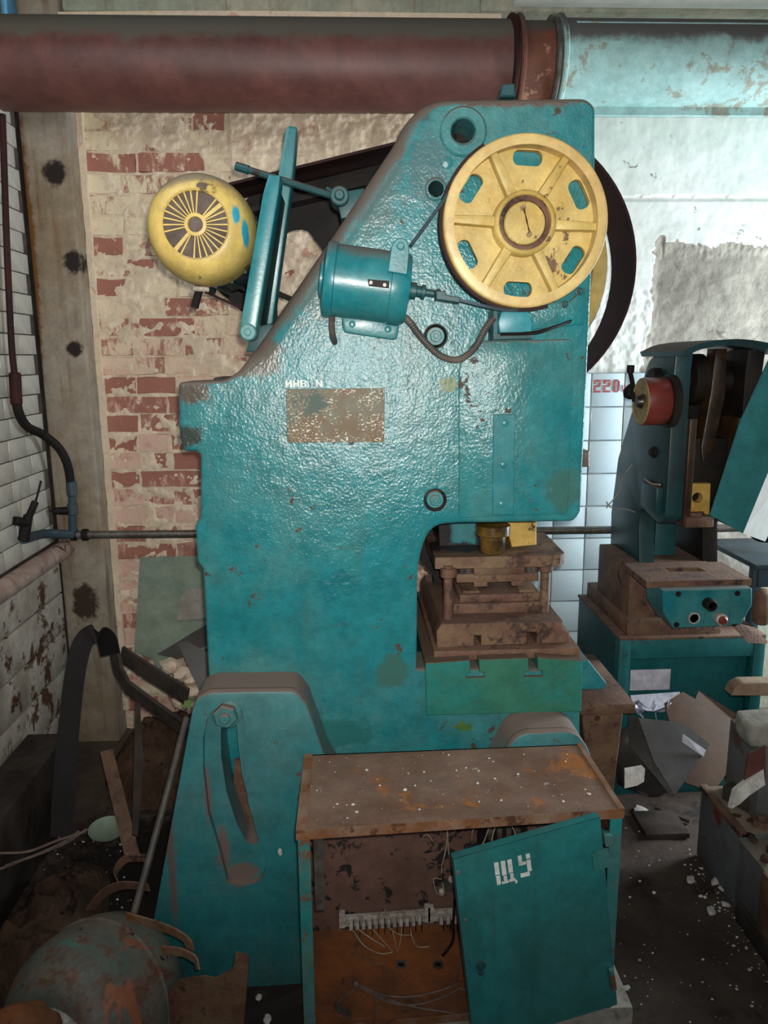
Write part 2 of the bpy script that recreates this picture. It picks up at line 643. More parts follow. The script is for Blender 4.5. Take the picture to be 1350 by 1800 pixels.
m_column = MAT('dirty_concrete', lin(166, 156, 140), lin(148, 128, 102), 2.2, chips=lin(92, 70, 50), chip_s=4, chip_t=.66, chip_w=.10, rough=.85, bump=.15, bump_s=60, streak=lin(120, 88, 56), streak_amt=.75, spec=.25)
m_greenwall = MAT('greenish_plaster', lin(150, 156, 138), lin(168, 164, 146), 3, rough=.9, bump=.4, bump_s=20, bump_d=.01, streak=lin(110, 76, 46), streak_amt=.5, spec=.2)
m_tile = MAT('glazed_tile', lin(206, 226, 232), lin(196, 218, 226), 4, grime=(.92, 1.05), rough=.22, bump=.05, bump_s=12)
m_oldtile = MAT('old_white_tile', lin(206, 204, 194), lin(188, 186, 174), 5, rough=.3, bump=.05, bump_s=12, chips=lin(60, 54, 50), chip_s=3, chip_t=.55, chip_w=.18)
m_grout = MAT('grout', lin(140, 148, 150), lin(120, 126, 126), 12, rough=.9, bump=.3, bump_s=60)
m_darkgrout = MAT('dark_grout', lin(60, 52, 46), lin(86, 76, 66), 8, rough=.95, bump=.4, bump_s=50)
m_plank = MAT('peeling_white_board', lin(206, 200, 188), lin(188, 178, 164), 6, chips=lin(94, 62, 44), chip_s=9, chip_t=.56, chip_w=.06, rough=.7, bump=.3, bump_s=40)
m_floor = MAT('dirty_floor', lin(88, 75, 65), lin(64, 53, 46), 1.7, chips=lin(38, 30, 26), chip_s=3, chip_t=.55, chip_w=.15, rough=.85, bump=.6, bump_s=30, bump_d=.008, specks=lin(150, 140, 128), speck_t=.80, speck_s=34, spec=.3, marks=[((-.62, 1.95, 0), (.46, .8, 1), lin(24, 19, 16)), ((.0, 1.6, 0), (.5, .3, 1), lin(40, 33, 28))])  # marks: oily stain at the left, darker floor under the cabinet and stand
m_soil = MAT('brown_rubble_soil', lin(86, 66, 52), lin(58, 43, 34), 3, chips=lin(26, 20, 17), chip_s=7, chip_t=.58, chip_w=.08, rough=.95, bump=1.0, bump_s=40, bump_d=.012, spec=.15)
m_darkwood = MAT('dark_grey_timber', lin(72, 64, 58), lin(50, 43, 38), 6, rough=.85, bump=.3, bump_s=40, spec=.2)
m_sheet = MAT('brown_sheet', lin(92, 66, 46), lin(80, 58, 42), 4, rough=.6, bump=.1, bump_s=30)
m_sheetdark = MAT('dark_grey_sheet', lin(72, 70, 66), lin(56, 52, 48), 4, rough=.5, bump=.1, bump_s=30)
m_panel = MAT('grey_green_panel', lin(126, 140, 122), lin(112, 128, 112), 5, chips=lin(84, 72, 56), chip_s=9, chip_t=.66, chip_w=.08, rough=.6, bump=.1, bump_s=40)
m_tank = MAT('tank_paint', lin(92, 104, 96), lin(116, 108, 96), 8, patches=[(lin(74, 124, 120), 8, .56, .6), (lin(150, 92, 64), 7, .60, .45), (lin(140, 122, 114), 10, .64, .3)], chips=lin(100, 72, 56), chip_s=13, chip_t=.53, chip_w=.12, rough=.5, bump=.25, bump_s=50, streak=lin(128, 100, 88), streak_amt=.5, specks=lin(60, 48, 42), speck_t=.66, speck_s=22)
m_greycab = MAT('grey_cabinet_paint', lin(104, 106, 106), lin(92, 92, 90), 4, chips=lin(88, 60, 44), chip_s=7, chip_t=.62, chip_w=.08, rough=.6, bump=.2, bump_s=60, dust=lin(124, 114, 98), dust_lo=.5, specks=lin(60, 56, 54), speck_t=.70, speck_s=40)
m_chip = MAT('white_plaster_chip', lin(222, 218, 210), lin(196, 190, 180), 20, rough=.95, bump=.4, bump_s=90)
m_paper = MAT('crumpled_paper', lin(206, 206, 214), lin(180, 178, 190), 20, rough=.7, bump=.2, bump_s=60)
m_foil = MAT('crumpled_foil', lin(214, 216, 230), lin(150, 150, 160), 30, rough=.25, metal=.6, bump=.3, bump_s=50)
m_red = MAT('red_paint', lin(120, 48, 40), lin(104, 42, 36), 10, rough=.4, bump=.1, bump_s=40)
m_cream = MAT('cream_paint', lin(160, 140, 92), lin(150, 126, 78), 8, rough=.5, bump=.2, bump_s=40, chips=lin(84, 64, 40), chip_s=16, chip_t=.62)
m_oilyellow = MAT('oily_yellow_paint', lin(196, 162, 82), lin(172, 134, 58), 8, chips=lin(48, 34, 20), chip_s=22, chip_t=.56, chip_w=.08, rough=.45, bump=.15, bump_s=50)
m_oilbrown = MAT('oily_brown_steel', lin(62, 42, 24), lin(36, 26, 18), 10, rough=.35, bump=.2, bump_s=60)
m_blue = MAT('blue_window_paint', lin(96, 170, 214), lin(88, 158, 200), 6, rough=.5, bump=.05)
m_beige = MAT('beige_window_paint', lin(190, 180, 140), lin(160, 146, 112), 6, rough=.6, bump=.1, chips=lin(80, 60, 44), chip_s=8, chip_t=.6)
m_bluesteel = MAT('dark_blue_steel', lin(44, 66, 78), lin(56, 70, 76), 5, rough=.5, bump=.1, bump_s=40)
m_rustpipe = MAT('painted_rusty_pipe', lin(176, 158, 148), lin(150, 124, 110), 8, chips=lin(96, 62, 46), chip_s=22, chip_t=.6, rough=.65, bump=.2, bump_s=60)


def duct_turquoise():
    return MAT('turquoise_duct_paint', lin(168, 206, 202), lin(154, 200, 196), 3, chips=lin(150, 156, 140), chip_s=15, chip_t=.53, chip_w=.08, rough=.55, bump=.1, bump_s=30, dust=lin(92, 92, 90), dust_lo=.10)


m_base = MAT('press_base_paint', lin(22, 98, 100), lin(26, 86, 86), 3, chips=lin(40, 40, 36), chip_s=18, chip_t=.62, chip_w=.05, rough=.45, bump=.1, bump_s=60, dust=lin(84, 72, 62), dust_lo=.5)
m_guardsheet = MAT('guard_sheet_paint', lin(44, 110, 110), lin(40, 96, 98), 2, chips=lin(84, 96, 92), chip_s=14, chip_t=.72, rough=.34, bump=.04, bump_s=14)
m_duct2 = duct_turquoise()
m_ductrust = MAT('rusty_collar', lin(112, 66, 48), lin(96, 58, 44), 7, chips=lin(164, 120, 92), chip_s=18, chip_t=.62, chip_w=.08, rough=.7, bump=.3, bump_s=80, dust=lin(84, 74, 66), dust_lo=.3)
m_nameplate = None


def brick_mat():
    g = NG('whitewashed_brick')
    geo = g.new('ShaderNodeNewGeometry')
    v = geo.outputs['Position']
    oi = g.new('ShaderNodeObjectInfo')
    rnd = oi.outputs['Random']
    red = g.mix(g.noise(v, 14, 6, .7), lin(172, 120, 104), lin(142, 94, 82))
    dark = g.mix(g.step(rnd, .2, .9), red, lin(160, 122, 110))
    n = g.noise(v, 26, 8, .75, .4, stretch=(1, 1, .45))
    k = g.math('ADD', n, g.math('MULTIPLY', g.math('SUBTRACT', rnd, .5), .55))
    k = g.math('ADD', k, g.math('MULTIPLY', g.math('SUBTRACT', g.noise(v, 3.2, 3, .5), .5), .9))
    f = g.step(k, .38, .52)
    sp = g.new('ShaderNodeSeparateXYZ')
    g.link(v, sp.inputs[0])
    hi = g.step(sp.outputs[2], 1.3, 2.0)
    wash = g.mix(hi, lin(210, 178, 160), lin(224, 210, 178))  # upper whitewash lighter and yellower: flash light put into the colour
    wash = g.mix(g.step(g.noise(v, 18, 5, .7), .45, .75, 0, .7), wash, lin(190, 142, 124))
    g.link(g.mix(f, dark, wash), g.b.inputs['Base Color'])
    g.b.inputs['Roughness'].default_value = .92
    g.b.inputs['Specular IOR Level'].default_value = .2
    bp = g.new('ShaderNodeBump')
    bp.inputs['Strength'].default_value = .6
    bp.inputs['Distance'].default_value = .006
    g.link(g.noise(v, 60, 5, .6), bp.inputs['Height'])
    g.link(bp.outputs[0], g.b.inputs['Normal'])
    return g.m


def nameplate_mat():
    g = NG('worn_nameplate')
    tc = g.new('ShaderNodeTexCoord')
    v = tc.outputs['Object']
    c = g.mix(g.step(g.noise(v, 14, 6, .7), .35, .65), lin(112, 112, 98), lin(112, 92, 70))
    rows = g.step(g.noise(v, 1.0, 2, .5, stretch=(150, 1, 260)), .56, .62)
    area = g.step(g.noise(v, 18, 4, .6), .44, .56)
    c = g.mix(g.math('MULTIPLY', rows, area), c, lin(214, 206, 186))
    c = g.mix(g.step(g.noise(v, 9, 5, .7), .56, .68), c, lin(78, 92, 84))
    g.link(c, g.b.inputs['Base Color'])
    g.b.inputs['Roughness'].default_value = .6
    g.b.inputs['Metallic'].default_value = .0
    g.b.inputs['Specular IOR Level'].default_value = .25
    return g.m


m_brick = brick_mat()
m_nameplate = nameplate_mat()


# ------------------------------------------------------------------ the setting
YW = 3.20


def structure(o):
    o['kind'] = 'structure'
    return o


bm = NB()
bmesh.ops.create_grid(bm, x_segments=120, y_segments=100, size=.5)
for v in bm.verts:
    x, y = v.co.x * 7 + .4, v.co.y * 6 + .5
    h = .008 * fbm((x * 2.2, y * 2.2, 0)) + .004 * fbm((x * 9, y * 9, 3))
    v.co = (x, y, min(h, .004))
floor = structure(obj('floor', bm, m_floor))

bm = NB()
box(bm, -1.6, 3.4, YW + .02, YW + .2, -.02, 3.3)
wall = structure(obj('wall_back', bm, m_greenwall))

# brick courses with whitewash lumps between and over them
XB0, XB1 = -1.0, .36
shapes = []
for w in (.248, .118, .19, .15):
    for k in range(2):
        bm = NB()
        box(bm, -w / 2, w / 2, 0, .04, -.0325, .0325)
        bmesh.ops.subdivide_edges(bm, edges=bm.edges[:], cuts=1, use_grid_fill=True)
        for v in bm.verts:
            v.co += Vector((R.uniform(-.004, .004), R.uniform(-.002, .003) if v.co.y < .01 else 0, R.uniform(-.004, .004)))
        me_o = obj('brick', bm, m_brick, wall, smooth=50)
        shapes.append((w, me_o.data))
        bpy.data.objects.remove(me_o)
row = 0
z = .04
while z < 2.62:
    x = XB0 - (.12 if row % 2 else .0)
    while x < XB1:
        w, me = R.choice(shapes[:2] * 3 + shapes[2:4] * 2 + shapes[4:])
        x0 = max(x, XB0)
        if x + w - x0 > .05 and x + w < XB1 + .15:
            o = bpy.data.objects.new('brick', me)
            COL.objects.link(o)
            o.parent = wall
            sc = (x + w - x0) / w
            o.location = ((x0 + x + w) / 2, YW - .004 + R.uniform(-.005, .004), z + R.uniform(-.002, .002))
            o.scale = (sc, 1, 1)
            o.rotation_euler = (R.uniform(-.02, .02), R.uniform(-.012, .012), R.uniform(-.02, .02))
        x += w + .011
    z += .0768
    row += 1
bm = NB()
NX, NZ = 190, 360
vs = []
for j in range(NZ + 1):
    zz = -.01 + 2.76 * j / NZ
    rowv = []
    for i in range(NX + 1):
        xx = XB0 - .02 + (XB1 - XB0 + .06) * i / NX
        a = fbm((xx * 3.1, zz * 3.1, 5), 3) * .5 + .5
        b = fbm((xx * 16, zz * 22, 9), 4)
        c = fbm((xx * 55, zz * 55, 2), 2)
        h = .0075 + .014 * (a - .5) + .010 * b + .0045 * c + (.008 if zz > 1.75 and xx > -.45 else 0)
        rowv.append(bm.verts.new((xx, YW + .006 - max(-.006, h), zz)))
    vs.append(rowv)
for j in range(NZ):
    for i in range(NX):
        bm.faces.new((vs[j][i], vs[j][i + 1], vs[j + 1][i + 1], vs[j + 1][i]))
obj('whitewash', bm, m_plaster, wall, smooth=180)

# white plaster of the right-hand wall with the patch where it has come off
TILE_TOP = 1.533
bm = NB()
NX, NZ = 520, 380
x0, x1, z0, z1 = .36, 2.6, TILE_TOP - .9, 2.76
vs, dm = [], {}
for j in range(NZ + 1):
    zz = z0 + (z1 - z0) * j / NZ
    rv = []
    for i in range(NX + 1):
        xx = x0 + (x1 - x0) * i / NX
        n = fbm((xx * 6, zz * 6, 1), 4)
        left = 1.235 + .022 * n + .012 * fbm((xx * 40, zz * 40, 3), 3) - (.10 * max(0, 1.86 - zz) if zz < 1.86 else 0)
        top = 2.035 + .022 * fbm((xx * 9, zz * 9, 1), 4) + .014 * fbm((xx * 40, zz * 40, 8), 3) + (.03 if 1.24 < xx < 1.28 else 0)
        bare = xx > left and zz < top
        y = YW + .004 - .0025 * n - .0008 * fbm((xx * 22, zz * 22, 4), 3)
        if bare:
            y += .009 * min(1, (xx - left) / .04) * min(1, (top - zz) / .04) + .0035 * fbm((xx * 8, zz * 12, 7), 3)
        if abs(zz - 2.215 - .004 * n) < .0065 and xx < 1.75:
            y += .008
        if xx < 1.25 and zz < 1.86 and zz > TILE_TOP:
            y += .0045 * fbm((xx * 26, zz * 26, 5), 5)
        v = bm.verts.new((xx, y, zz))
        dm[v] = bare and xx > left + .01
        rv.append(v)
    vs.append(rv)
for j in range(NZ):
    for i in range(NX):
        q = (vs[j][i], vs[j][i + 1], vs[j + 1][i + 1], vs[j + 1][i])
        f = bm.faces.new(q)
        f.material_index = 1 if sum(dm[v] for v in q) >= 2 else 0
obj('plaster', bm, [m_wallwhite, m_cement], wall, smooth=180)

bm = NB()
box(bm, .38, 1.262, YW - .012, YW + .03, 0, TILE_TOP - .001)
obj('tile_bed', bm, m_grout, wall)
bm = NB()
box(bm, -.0675, .0675, 0, .012, -.0675, .0675, .003)
for v in bm.verts:
    pass
to = obj('tile', bm, m_tile, wall)
tme = to.data
bpy.data.objects.remove(to)
T = .1405
tile_x0 = P(1034, 760, YW).x - 4 * T
for i in range(6):
    for j in range(11):
        cx, cz = tile_x0 + (i + .5) * T, TILE_TOP - (j + .5) * T
        if cx < .42 or cx > 1.26:
            continue
        o = bpy.data.objects.new('tile', tme)
        COL.objects.link(o)
        o.parent = wall
        o.location = (cx, YW - .018 + R.uniform(-.0012, .0012), cz)
        o.rotation_euler = (R.uniform(-.008, .008), 0, R.uniform(-.008, .008))

# stencilled voltage mark on the top row of tiles
GL = {
    '2': [(0, .84, 1, 1), (.68, .55, 1, .80), (0, .42, .9, .56), (0, .18, .32, .40), (0, 0, 1, .15), (0, .68, .3, .84)],
    '0': [(0, .1, .34, .9), (.66, .1, 1, .9), (.2, .88, .8, 1), (.2, 0, .8, .12)],
    'I': [(.0, 0, .36, 1)],
}


def glyphs(bm, o, U, V, w, items, t):
    """items: (x, z, width, height, list of unit rectangles); o, U, V the lettering plane, t thickness along w"""
    for gx, gz, gw, gh, rs in items:
        for r in rs:
            if len(r) == 4:
                pg = [(r[0], r[1]), (r[2], r[1]), (r[2], r[3]), (r[0], r[3])]
            else:
                pg = [(r[k], r[k + 1]) for k in range(0, len(r), 2)]
            plate(bm, [o + U * (gx + p[0] * gw) + V * (gz + p[1] * gh) for p in pg], t, w)


bm = NB()
o0 = P(1043, 690, YW - .0195)
gw, gh = .030, .052
glyphs(bm, o0, Vector((1, 0, 0)), Vector((0, 0, 1)), Vector((0, -1, 0)),
       [(0, 0, gw, gh, GL['2']), (.041, 0, gw, gh, GL['2']), (.082, 0, gw * .9, gh, GL['0']),
        (.117, 0, .019, .030, [(0, 1, .2, 1, .6, 0, .4, 0), (.8, 1, 1, 1, .6, 0, .4, 0)])], .0012)
obj('lettering', bm, m_redtext, wall, label='red stencilled 220v')

# ledges above the duct
bm = NB()
pz = P(400, 26, 3.12).z
box(bm, -1.01, .5, 3.10, YW + .03, pz, 3.3, .01)
obj('plaster_ledge', bm, m_greenwall, wall)
bm = NB()
sweep(bm, sm([P(105, 30, 3.09), P(200, 29, 3.085), P(420, 28, 3.09), P(700, 31, 3.085), P(880, 33, 3.09)], 10), rect(.03, .022), (0, 1, 0))
obj('lime_strip', bm, m_plaster, wall)
bm = NB()
pz = P(1150, 26, 3.14).z
box(bm, .5, 3.2, 3.12, YW + .03, pz, 3.3, .01)
obj('plaster_ledge', bm, m_greenwall, wall)
bm = NB()
pz = P(1150, 6, 3.08).z
box(bm, .62, 3.2, 3.06, 3.13, pz, 3.3, .012)
obj('lime_strip', bm, m_wallwhite, wall)
bm = NB()
bz = P(138, 330, YW).z
box(bm, P(128, 390, YW).x, P(152, 390, YW).x, YW - .02, YW + .02, P(138, 452, YW).z, bz, .004)
obj('recess_shade_block', bm, m_guard, wall)  # dark block stands in for the shade inside a gap in the bricks

# concrete column in the corner
burn = lin(40, 32, 28)
m_col = MAT('stained_column_concrete', lin(152, 143, 128), lin(136, 120, 98), 2.2, chips=lin(110, 86, 62), chip_s=4, chip_t=.68, chip_w=.10, rough=.85, bump=.15, bump_s=60,
            streak=lin(112, 78, 46), streak_amt=.8, spec=.25,
            marks=[(P(96, 305, 3.08), (.045, .2, .055), burn), (P(128, 460, 3.08), (.04, .2, .05), burn), (P(130, 613, 3.08), (.036, .2, .034), burn),
                   (P(150, 1060, 3.08), (.06, .2, .09), lin(60, 48, 38)), (P(50, 420, 3.08), (.028, .3, .55), lin(112, 74, 40)), (P(95, 1080, 3.08), (.04, .3, .4), lin(84, 52, 32))])
bm = NB()
rprism(bm, [(-1.195, -.02), (-1.016, -.02), (-1.016, 3.3), (-1.195, 3.3)], 3.08, 3.24, .012)
structure(obj('trim_1', bm, m_col))
bm = NB()
prev = None
pts = []
for k in range(60):
    pts.append(Vector((-1.004 + .004 * fbm((k * .5, 1, 1)), 3.185, .1 + k * .044)))
sweep(bm, pts, rect(.03, .022), (0, 1, 0))
structure(obj('trim_2', bm, m_plaster))

# left wall: small glazed tiles above, boards below
bm = NB()
box(bm, -1.5, -1.206, -1.0, 3.22, -.02, 3.3)
wl = structure(obj('wall_left', bm, m_darkgrout))
bm = NB()
box(bm, 0, .012, -.072, .072, -.035, .035, .0025)
to = obj('tile', bm, m_oldtile, wl)
tme = to.data
bpy.data.objects.remove(to)
for j in range(25):
    for i in range(9):
        o = bpy.data.objects.new('tile', tme)
        COL.objects.link(o)
        o.parent = wl
        o.location = (-1.209 + R.uniform(-.001, .001), 2.985 - i * .149 - (.03 if j % 2 else 0), .925 + j * .0735)
for k in range(5):
    bm = NB()
    box(bm, -1.21, -1.188, 1.2, 3.06, .06 + k * .155, .06 + k * .155 + .148, .004)
    obj('plank', bm, m_plank, wl)
bm = NB()
box(bm, -1.215, -1.15, 2.97, 3.06, P(50, 60, 3.0).z, 3.3, .01)
w1 = structure(obj('window_1', bm, m_blue))
bm = NB()
box(bm, -1.215, -1.14, 2.2, 2.95, P(10, 60, 2.8).z, P(10, 60, 2.8).z + .09, .01)
box(bm, -1.215, -1.16, 2.86, 2.95, P(10, 60, 2.8).z, 3.3, .01)
obj('window_frame', bm, m_beige, w1)

# ------------------------------------------------------------------ large duct under the ceiling
DY, DZ, DR = 2.95, 2.604, .146
duct = thing('ventilation_duct', 'large round overhead duct, maroon on the left and pale turquoise on the right', 'duct', (0, DY, DZ - DR))


def ring_x(name, xa, xb, r, mat, ch=.003, seg=64):
    bm = NB()
    lathe(bm, (xa, DY, DZ), (1, 0, 0), [(r - ch, 0), (r, ch), (r, xb - xa - ch), (r - ch, xb - xa)], seg)
    return obj(name, bm, mat, duct)


xa, xb = P(903, 115, DY - .1).x, P(985, 115, DY - .1).x
s_ = ring_x('duct_section', -3.0, xa, DR, m_maroon)
s_['label'] = 'maroon painted duct section'
s_ = ring_x('collar', xa, xb, DR - .004, m_ductrust)
s_['label'] = 'bare rusty collar'
s_ = ring_x('duct_section', xb, 4.2, DR + .004, m_duct2)
s_['label'] = 'pale turquoise duct section'
for xx, mt in ((xa, m_guard), (xa + .024, m_ductrust), (xb - .018, m_steel), (xb + .006, m_duct2)):
    ring_x('flange', xx - .008, xx + .010, DR + .018, mt, .005)
bm = NB()
box(bm, xb + .03, 4.2, DY - .05, DY - .03, DZ - DR - .022, DZ - DR + .02)
obj('seam_lip', bm, m_duct2, duct)
bm = NB()
a = math.radians(135)
cyl(bm, (xb + .05, DY + math.cos(a) * (DR + .004), DZ + math.sin(a) * (DR + .004)), (4.2, DY + math.cos(a) * (DR + .004), DZ + math.sin(a) * (DR + .004)), .004, seg=8)
obj('seam', bm, m_duct2, duct)

# ------------------------------------------------------------------ pipes on the walls
bm = NB()
tube(bm, [(-1.165, 1.2, .853), (-1.165, 2.2, .855), (-1.165, 3.0, .856), (-1.16, 3.06, .857)], .036, 16, 4)
tag(obj('heating_pipe', bm, m_rustpipe), 'thick pale painted pipe running along the left wall above the boards', 'pipe')
pp = thing('water_pipe', 'thin grey pipe running across the brick wall and behind the presses', 'pipe', (-1.1, 3.04, .8))
bm = NB()
pa, pb = P(70, 941, 3.04), P(1112, 931, 3.04)
tube(bm, [pa, pa.lerp(pb, .5), pb, pb + Vector((.9, 0, 0))], .0165, 12, 4)
obj('pipe_run', bm, m_steel, pp)
bm = NB()
for q in (130, 150):
    c = P(q, 940, 3.04)
    cyl(bm, c - Vector((.012, 0, 0)), c + Vector((.012, 0, 0)), .024, ch=.003)
obj('coupling', bm, m_black, pp)
hs = thing('riser_pipe', 'thin brown vertical pipe with a black rubber hose in the left corner', 'pipe', (-1.17, 2.83, .9))
bm = NB()
tube(bm, [PX(4, 204, -1.172), PX(5, 222, -1.172), PX(12, 430, -1.172), PX(20, 600, -1.172), PX(27, 672, -1.172)], .011, 10, 5)
obj('pipe_run', bm, m_guard, hs)
bm = NB()
tube(bm, [PX(27, 690, -1.172), PX(33, 725, -1.172), PX(48, 750, -1.168), PX(75, 764, -1.155), P(104, 788, 2.99), P(120, 822, 3.02), P(126, 868, 3.03)], .0165, 12, 8)
obj('hose', bm, m_black, hs)
for a_, b_, mt in (((26, 655), (29, 712), m_guard), ((125, 845), (127, 872), m_bluesteel), ((127, 885), (128, 905), m_bluesteel)):
    bm = NB()
    ends = [PX(*q, -1.172) if q[0] < 60 else P(*q, 3.03) for q in (a_, b_)]
    cyl(bm, ends[0], ends[1], .020, ch=.004)
    obj('coupling', bm, mt, hs)
bm = NB()
cyl(bm, P(127, 865, 3.03), P(128, 942, 3.035), .016)
obj('tail_pipe', bm, m_bluesteel, hs)
bm = NB()
cyl(bm, P(95, 898, 3.01), P(128, 898, 3.03), .014, .017, ch=.003)
cyl(bm, P(86, 898, 3.0), P(97, 898, 3.01), .005)
obj('tap', bm, m_black, hs)
vv = thing('wall_valve', 'black valve with a lever low on the tiled left wall', 'valve', P(48, 945, 2.72))
bm = NB()
cyl(bm, P(40, 950, 2.75), P(50, 905, 2.76), .022, .016, ch=.003)
cyl(bm, P(25, 915, 2.70), P(50, 920, 2.76), .016, ch=.003)
obj('valve_body', bm, m_black, vv)
bm = NB()
tube(bm, [P(50, 910, 2.76), P(58, 892, 2.77), P(62, 882, 2.78)], .013, 8, 3)
tube(bm, [P(62, 884, 2.78), P(68, 862, 2.79), P(72, 845, 2.80)], .004, 6, 3)
obj('lever', bm, m_black, vv)
bm = NB()
tube(bm, [P(40, 948, 2.75), P(80, 938, 2.95), P(128, 940, 3.03)], .018, 10, 6)
obj('pipe_bend', bm, m_bluesteel, vv)

# ------------------------------------------------------------------ the big teal press
YB = 1.85
press = thing('power_press', 'big teal power press with yellow spoked wheel in the middle of the room', 'press', (.15, 2.05, 0))
body_px = [(313, 672, 8), (396, 668, 10), (420, 652, 10), (440, 622, 14), (556, 452), (602, 384), (690, 252), (716, 203, 40), (755, 174, 30), (1030, 172, 10), (1047, 186, 10), (1047, 280),
           (1040, 500), (1031, 700), (1021, 900), (1010, 917, 10), (805, 920), (757, 924, 44), (734, 985, 50), (733, 1176), (1020, 1176), (1020, 1330), (1000, 1420), (385, 1420), (366, 1190),
           (356, 1000), (346, 988), (343, 925), (352, 908), (352, 800), (345, 793), (325, 793), (315, 770)]
body = pix(body_px, YB)
circle = lambda c, r, n=24: [(c.x + r * math.cos(2 * math.pi * k / n), c.z + r * math.sin(2 * math.pi * k / n)) for k in range(n)]
h1, h2, h3, h4 = P(814, 230, YB), P(766, 333, YB), P(766, 591, YB), P(765, 879, YB)
bm = NB()
rprism(bm, body, YB, YB + .12, lambda x, z: .010 + .040 * max(0, min(1, (z - 1.56) / .08)) * max(0, min(1, (.24 - x) / .12)), 6, holes=[circle(h1, .027), circle(h2, .018), circle(h3, .028), circle(h4, .028)])
obj('side_frame', bm, m_body, press, smooth=40)
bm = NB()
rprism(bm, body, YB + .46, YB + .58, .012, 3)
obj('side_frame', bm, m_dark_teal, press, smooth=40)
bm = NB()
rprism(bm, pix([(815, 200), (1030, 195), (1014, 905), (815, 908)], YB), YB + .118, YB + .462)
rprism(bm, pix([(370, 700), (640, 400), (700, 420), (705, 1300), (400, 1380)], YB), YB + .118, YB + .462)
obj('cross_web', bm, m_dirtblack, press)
bm = NB()
rprism(bm, pix([(806, 910), (806, 645, 14), (832, 600, 14), (1008, 596, 12), (998, 903, 10)], YB), YB - .005, YB + .01, .004, 2)
obj('head_panel', bm, m_body, press)
bm = NB()
c = P(814, 232, YB)
lathe(bm, (c.x, YB + .012, c.z), (0, -1, 0), [(.053, 0), (.053, .016), (.049, .020), (.030, .020), (.027, .016), (.027, -.10)], 40, caps=False)
obj('lifting_boss', bm, m_body, press)
bm = NB()
lathe(bm, (h2.x, YB + .012, h2.z), (0, -1, 0), [(.026, 0), (.026, .014), (.022, .017), (.018, .017), (.018, -.05)], 28, caps=False)
lathe(bm, (P(785, 286, YB).x, YB + .01, P(785, 286, YB).z), (0, -1, 0), [(.014, 0), (.014, .014), (.010, .016)], 20)
obj('boss', bm, m_body, press)
for h in (h3, h4):
    bm = NB()
    lathe(bm, (h.x, YB + .12, h.z), (0, -1, 0), [(.022, 0), (.022, .115), (.020, .118)], 24)
    bolt(bm, Vector((h.x, YB + .003, h.z)), (0, -1, 0), .0145, .010)
    obj('recessed_bolt', bm, m_stand, press)
    bm = NB()
    lathe(bm, (h.x, YB + .003, h.z), (0, -1, 0), [(.029, 0), (.029, .004), (.0255, .004), (.0255, 0)], 28, caps=False)
    obj('bolt_ring', bm, m_dirtblack, press)
bm = NB()
rprism(bm, pix([(866, 728), (905, 728), (901, 903), (864, 904)], YB), YB - .011, YB + .002, .0015, 1)
gp = obj('guide_strip', bm, m_teal, press)
for q in ((888, 744), (885, 817), (882, 886)):
    bm = NB()
    c = P(*q, YB - .011)
    lathe(bm, c, (0, -1, 0), [(.0085, 0), (.0085, .003), (.006, .0045)], 14)
    obj('screw', bm, m_teal, gp)
bm = NB()
rprism(bm, pix([(1014, 792), (1034, 792), (1034, 820), (1014, 820)], YB + .04), YB + .03, YB + .09, .002, 1)
obj('stop_tab', bm, m_steel, press)
bm = NB()
rprism(bm, pix([(878, 172), (882, 150, 4), (903, 148, 4), (906, 172)], YB + .03), YB + .02, YB + .05, .003, 1)
obj('top_lug', bm, m_dark_teal, press)
# loose paint patches
for pts, mt in (([(772, 666), (800, 662), (804, 680), (795, 690), (776, 686)], m_olive), ([(556, 1022), (600, 998), (628, 1016), (624, 1042), (572, 1060)], m_tealpatch)):
    bm = NB()
    rprism(bm, pix(pts, YB), YB - .0012, YB + .001)
    obj('paint_patch', bm, mt, press)
bm = NB()
rprism(bm, pix([(796, 1278), (806, 1272), (812, 1266), (820, 1274), (830, 1272), (828, 1284), (812, 1284)], YB), YB - .0012, YB + .001)
obj('paint_patch', bm, m_green, press)

# nameplate and inventory mark
bm = NB()
rprism(bm, pix([(503, 684), (676, 682), (675, 777), (505, 778)], YB), YB - .0035, YB + .001, .001, 1)
npl = obj('nameplate', bm, m_nameplate, press, label='worn grey-brown metal nameplate')
for q in ((508, 689), (671, 687), (671, 772), (509, 773)):
    bm = NB()
    lathe(bm, P(*q, YB - .0035), (0, -1, 0), [(.003, 0), (.0028, .0012), (.0015, .0018)], 8)
    obj('rivet', bm, m_steel, npl)
bm = NB()
o0 = P(502, 681, YB - .0002)
II = [(0, 0, .3, 1), (.7, 0, 1, 1), (.3, .2, .7, .55, .7, .85, .3, .48)]
HH = [(0, 0, .3, 1), (.7, 0, 1, 1), (.3, .4, .7, .62)]
BB = [(0, 0, .3, 1), (.3, .84, .85, 1), (.3, .42, .85, .60), (.3, 0, .85, .16), (.7, .60, 1, .84), (.7, .16, 1, .42)]
NN = [(0, 0, .28, 1), (.72, 0, 1, 1), (.28, .95, .72, .35, .72, .05, .28, .62)]
s = .0152
glyphs(bm, o0, Vector((1, 0, 0)), Vector((0, 0, 1)), Vector((0, -1, 0)),
       [(0, 0, s, s * 1.1, II), (s * 1.15, 0, s, s * 1.1, HH), (s * 2.3, 0, s * .95, s * 1.1, BB), (s * 3.4, 0, s * .25, s * .25, [(0, 0, 1, 1)]), (s * 4.7, 0, s * 1.05, s * 1.1, NN)], .0012)
obj('lettering', bm, m_white, press, label='white stencilled ИНВ. N')

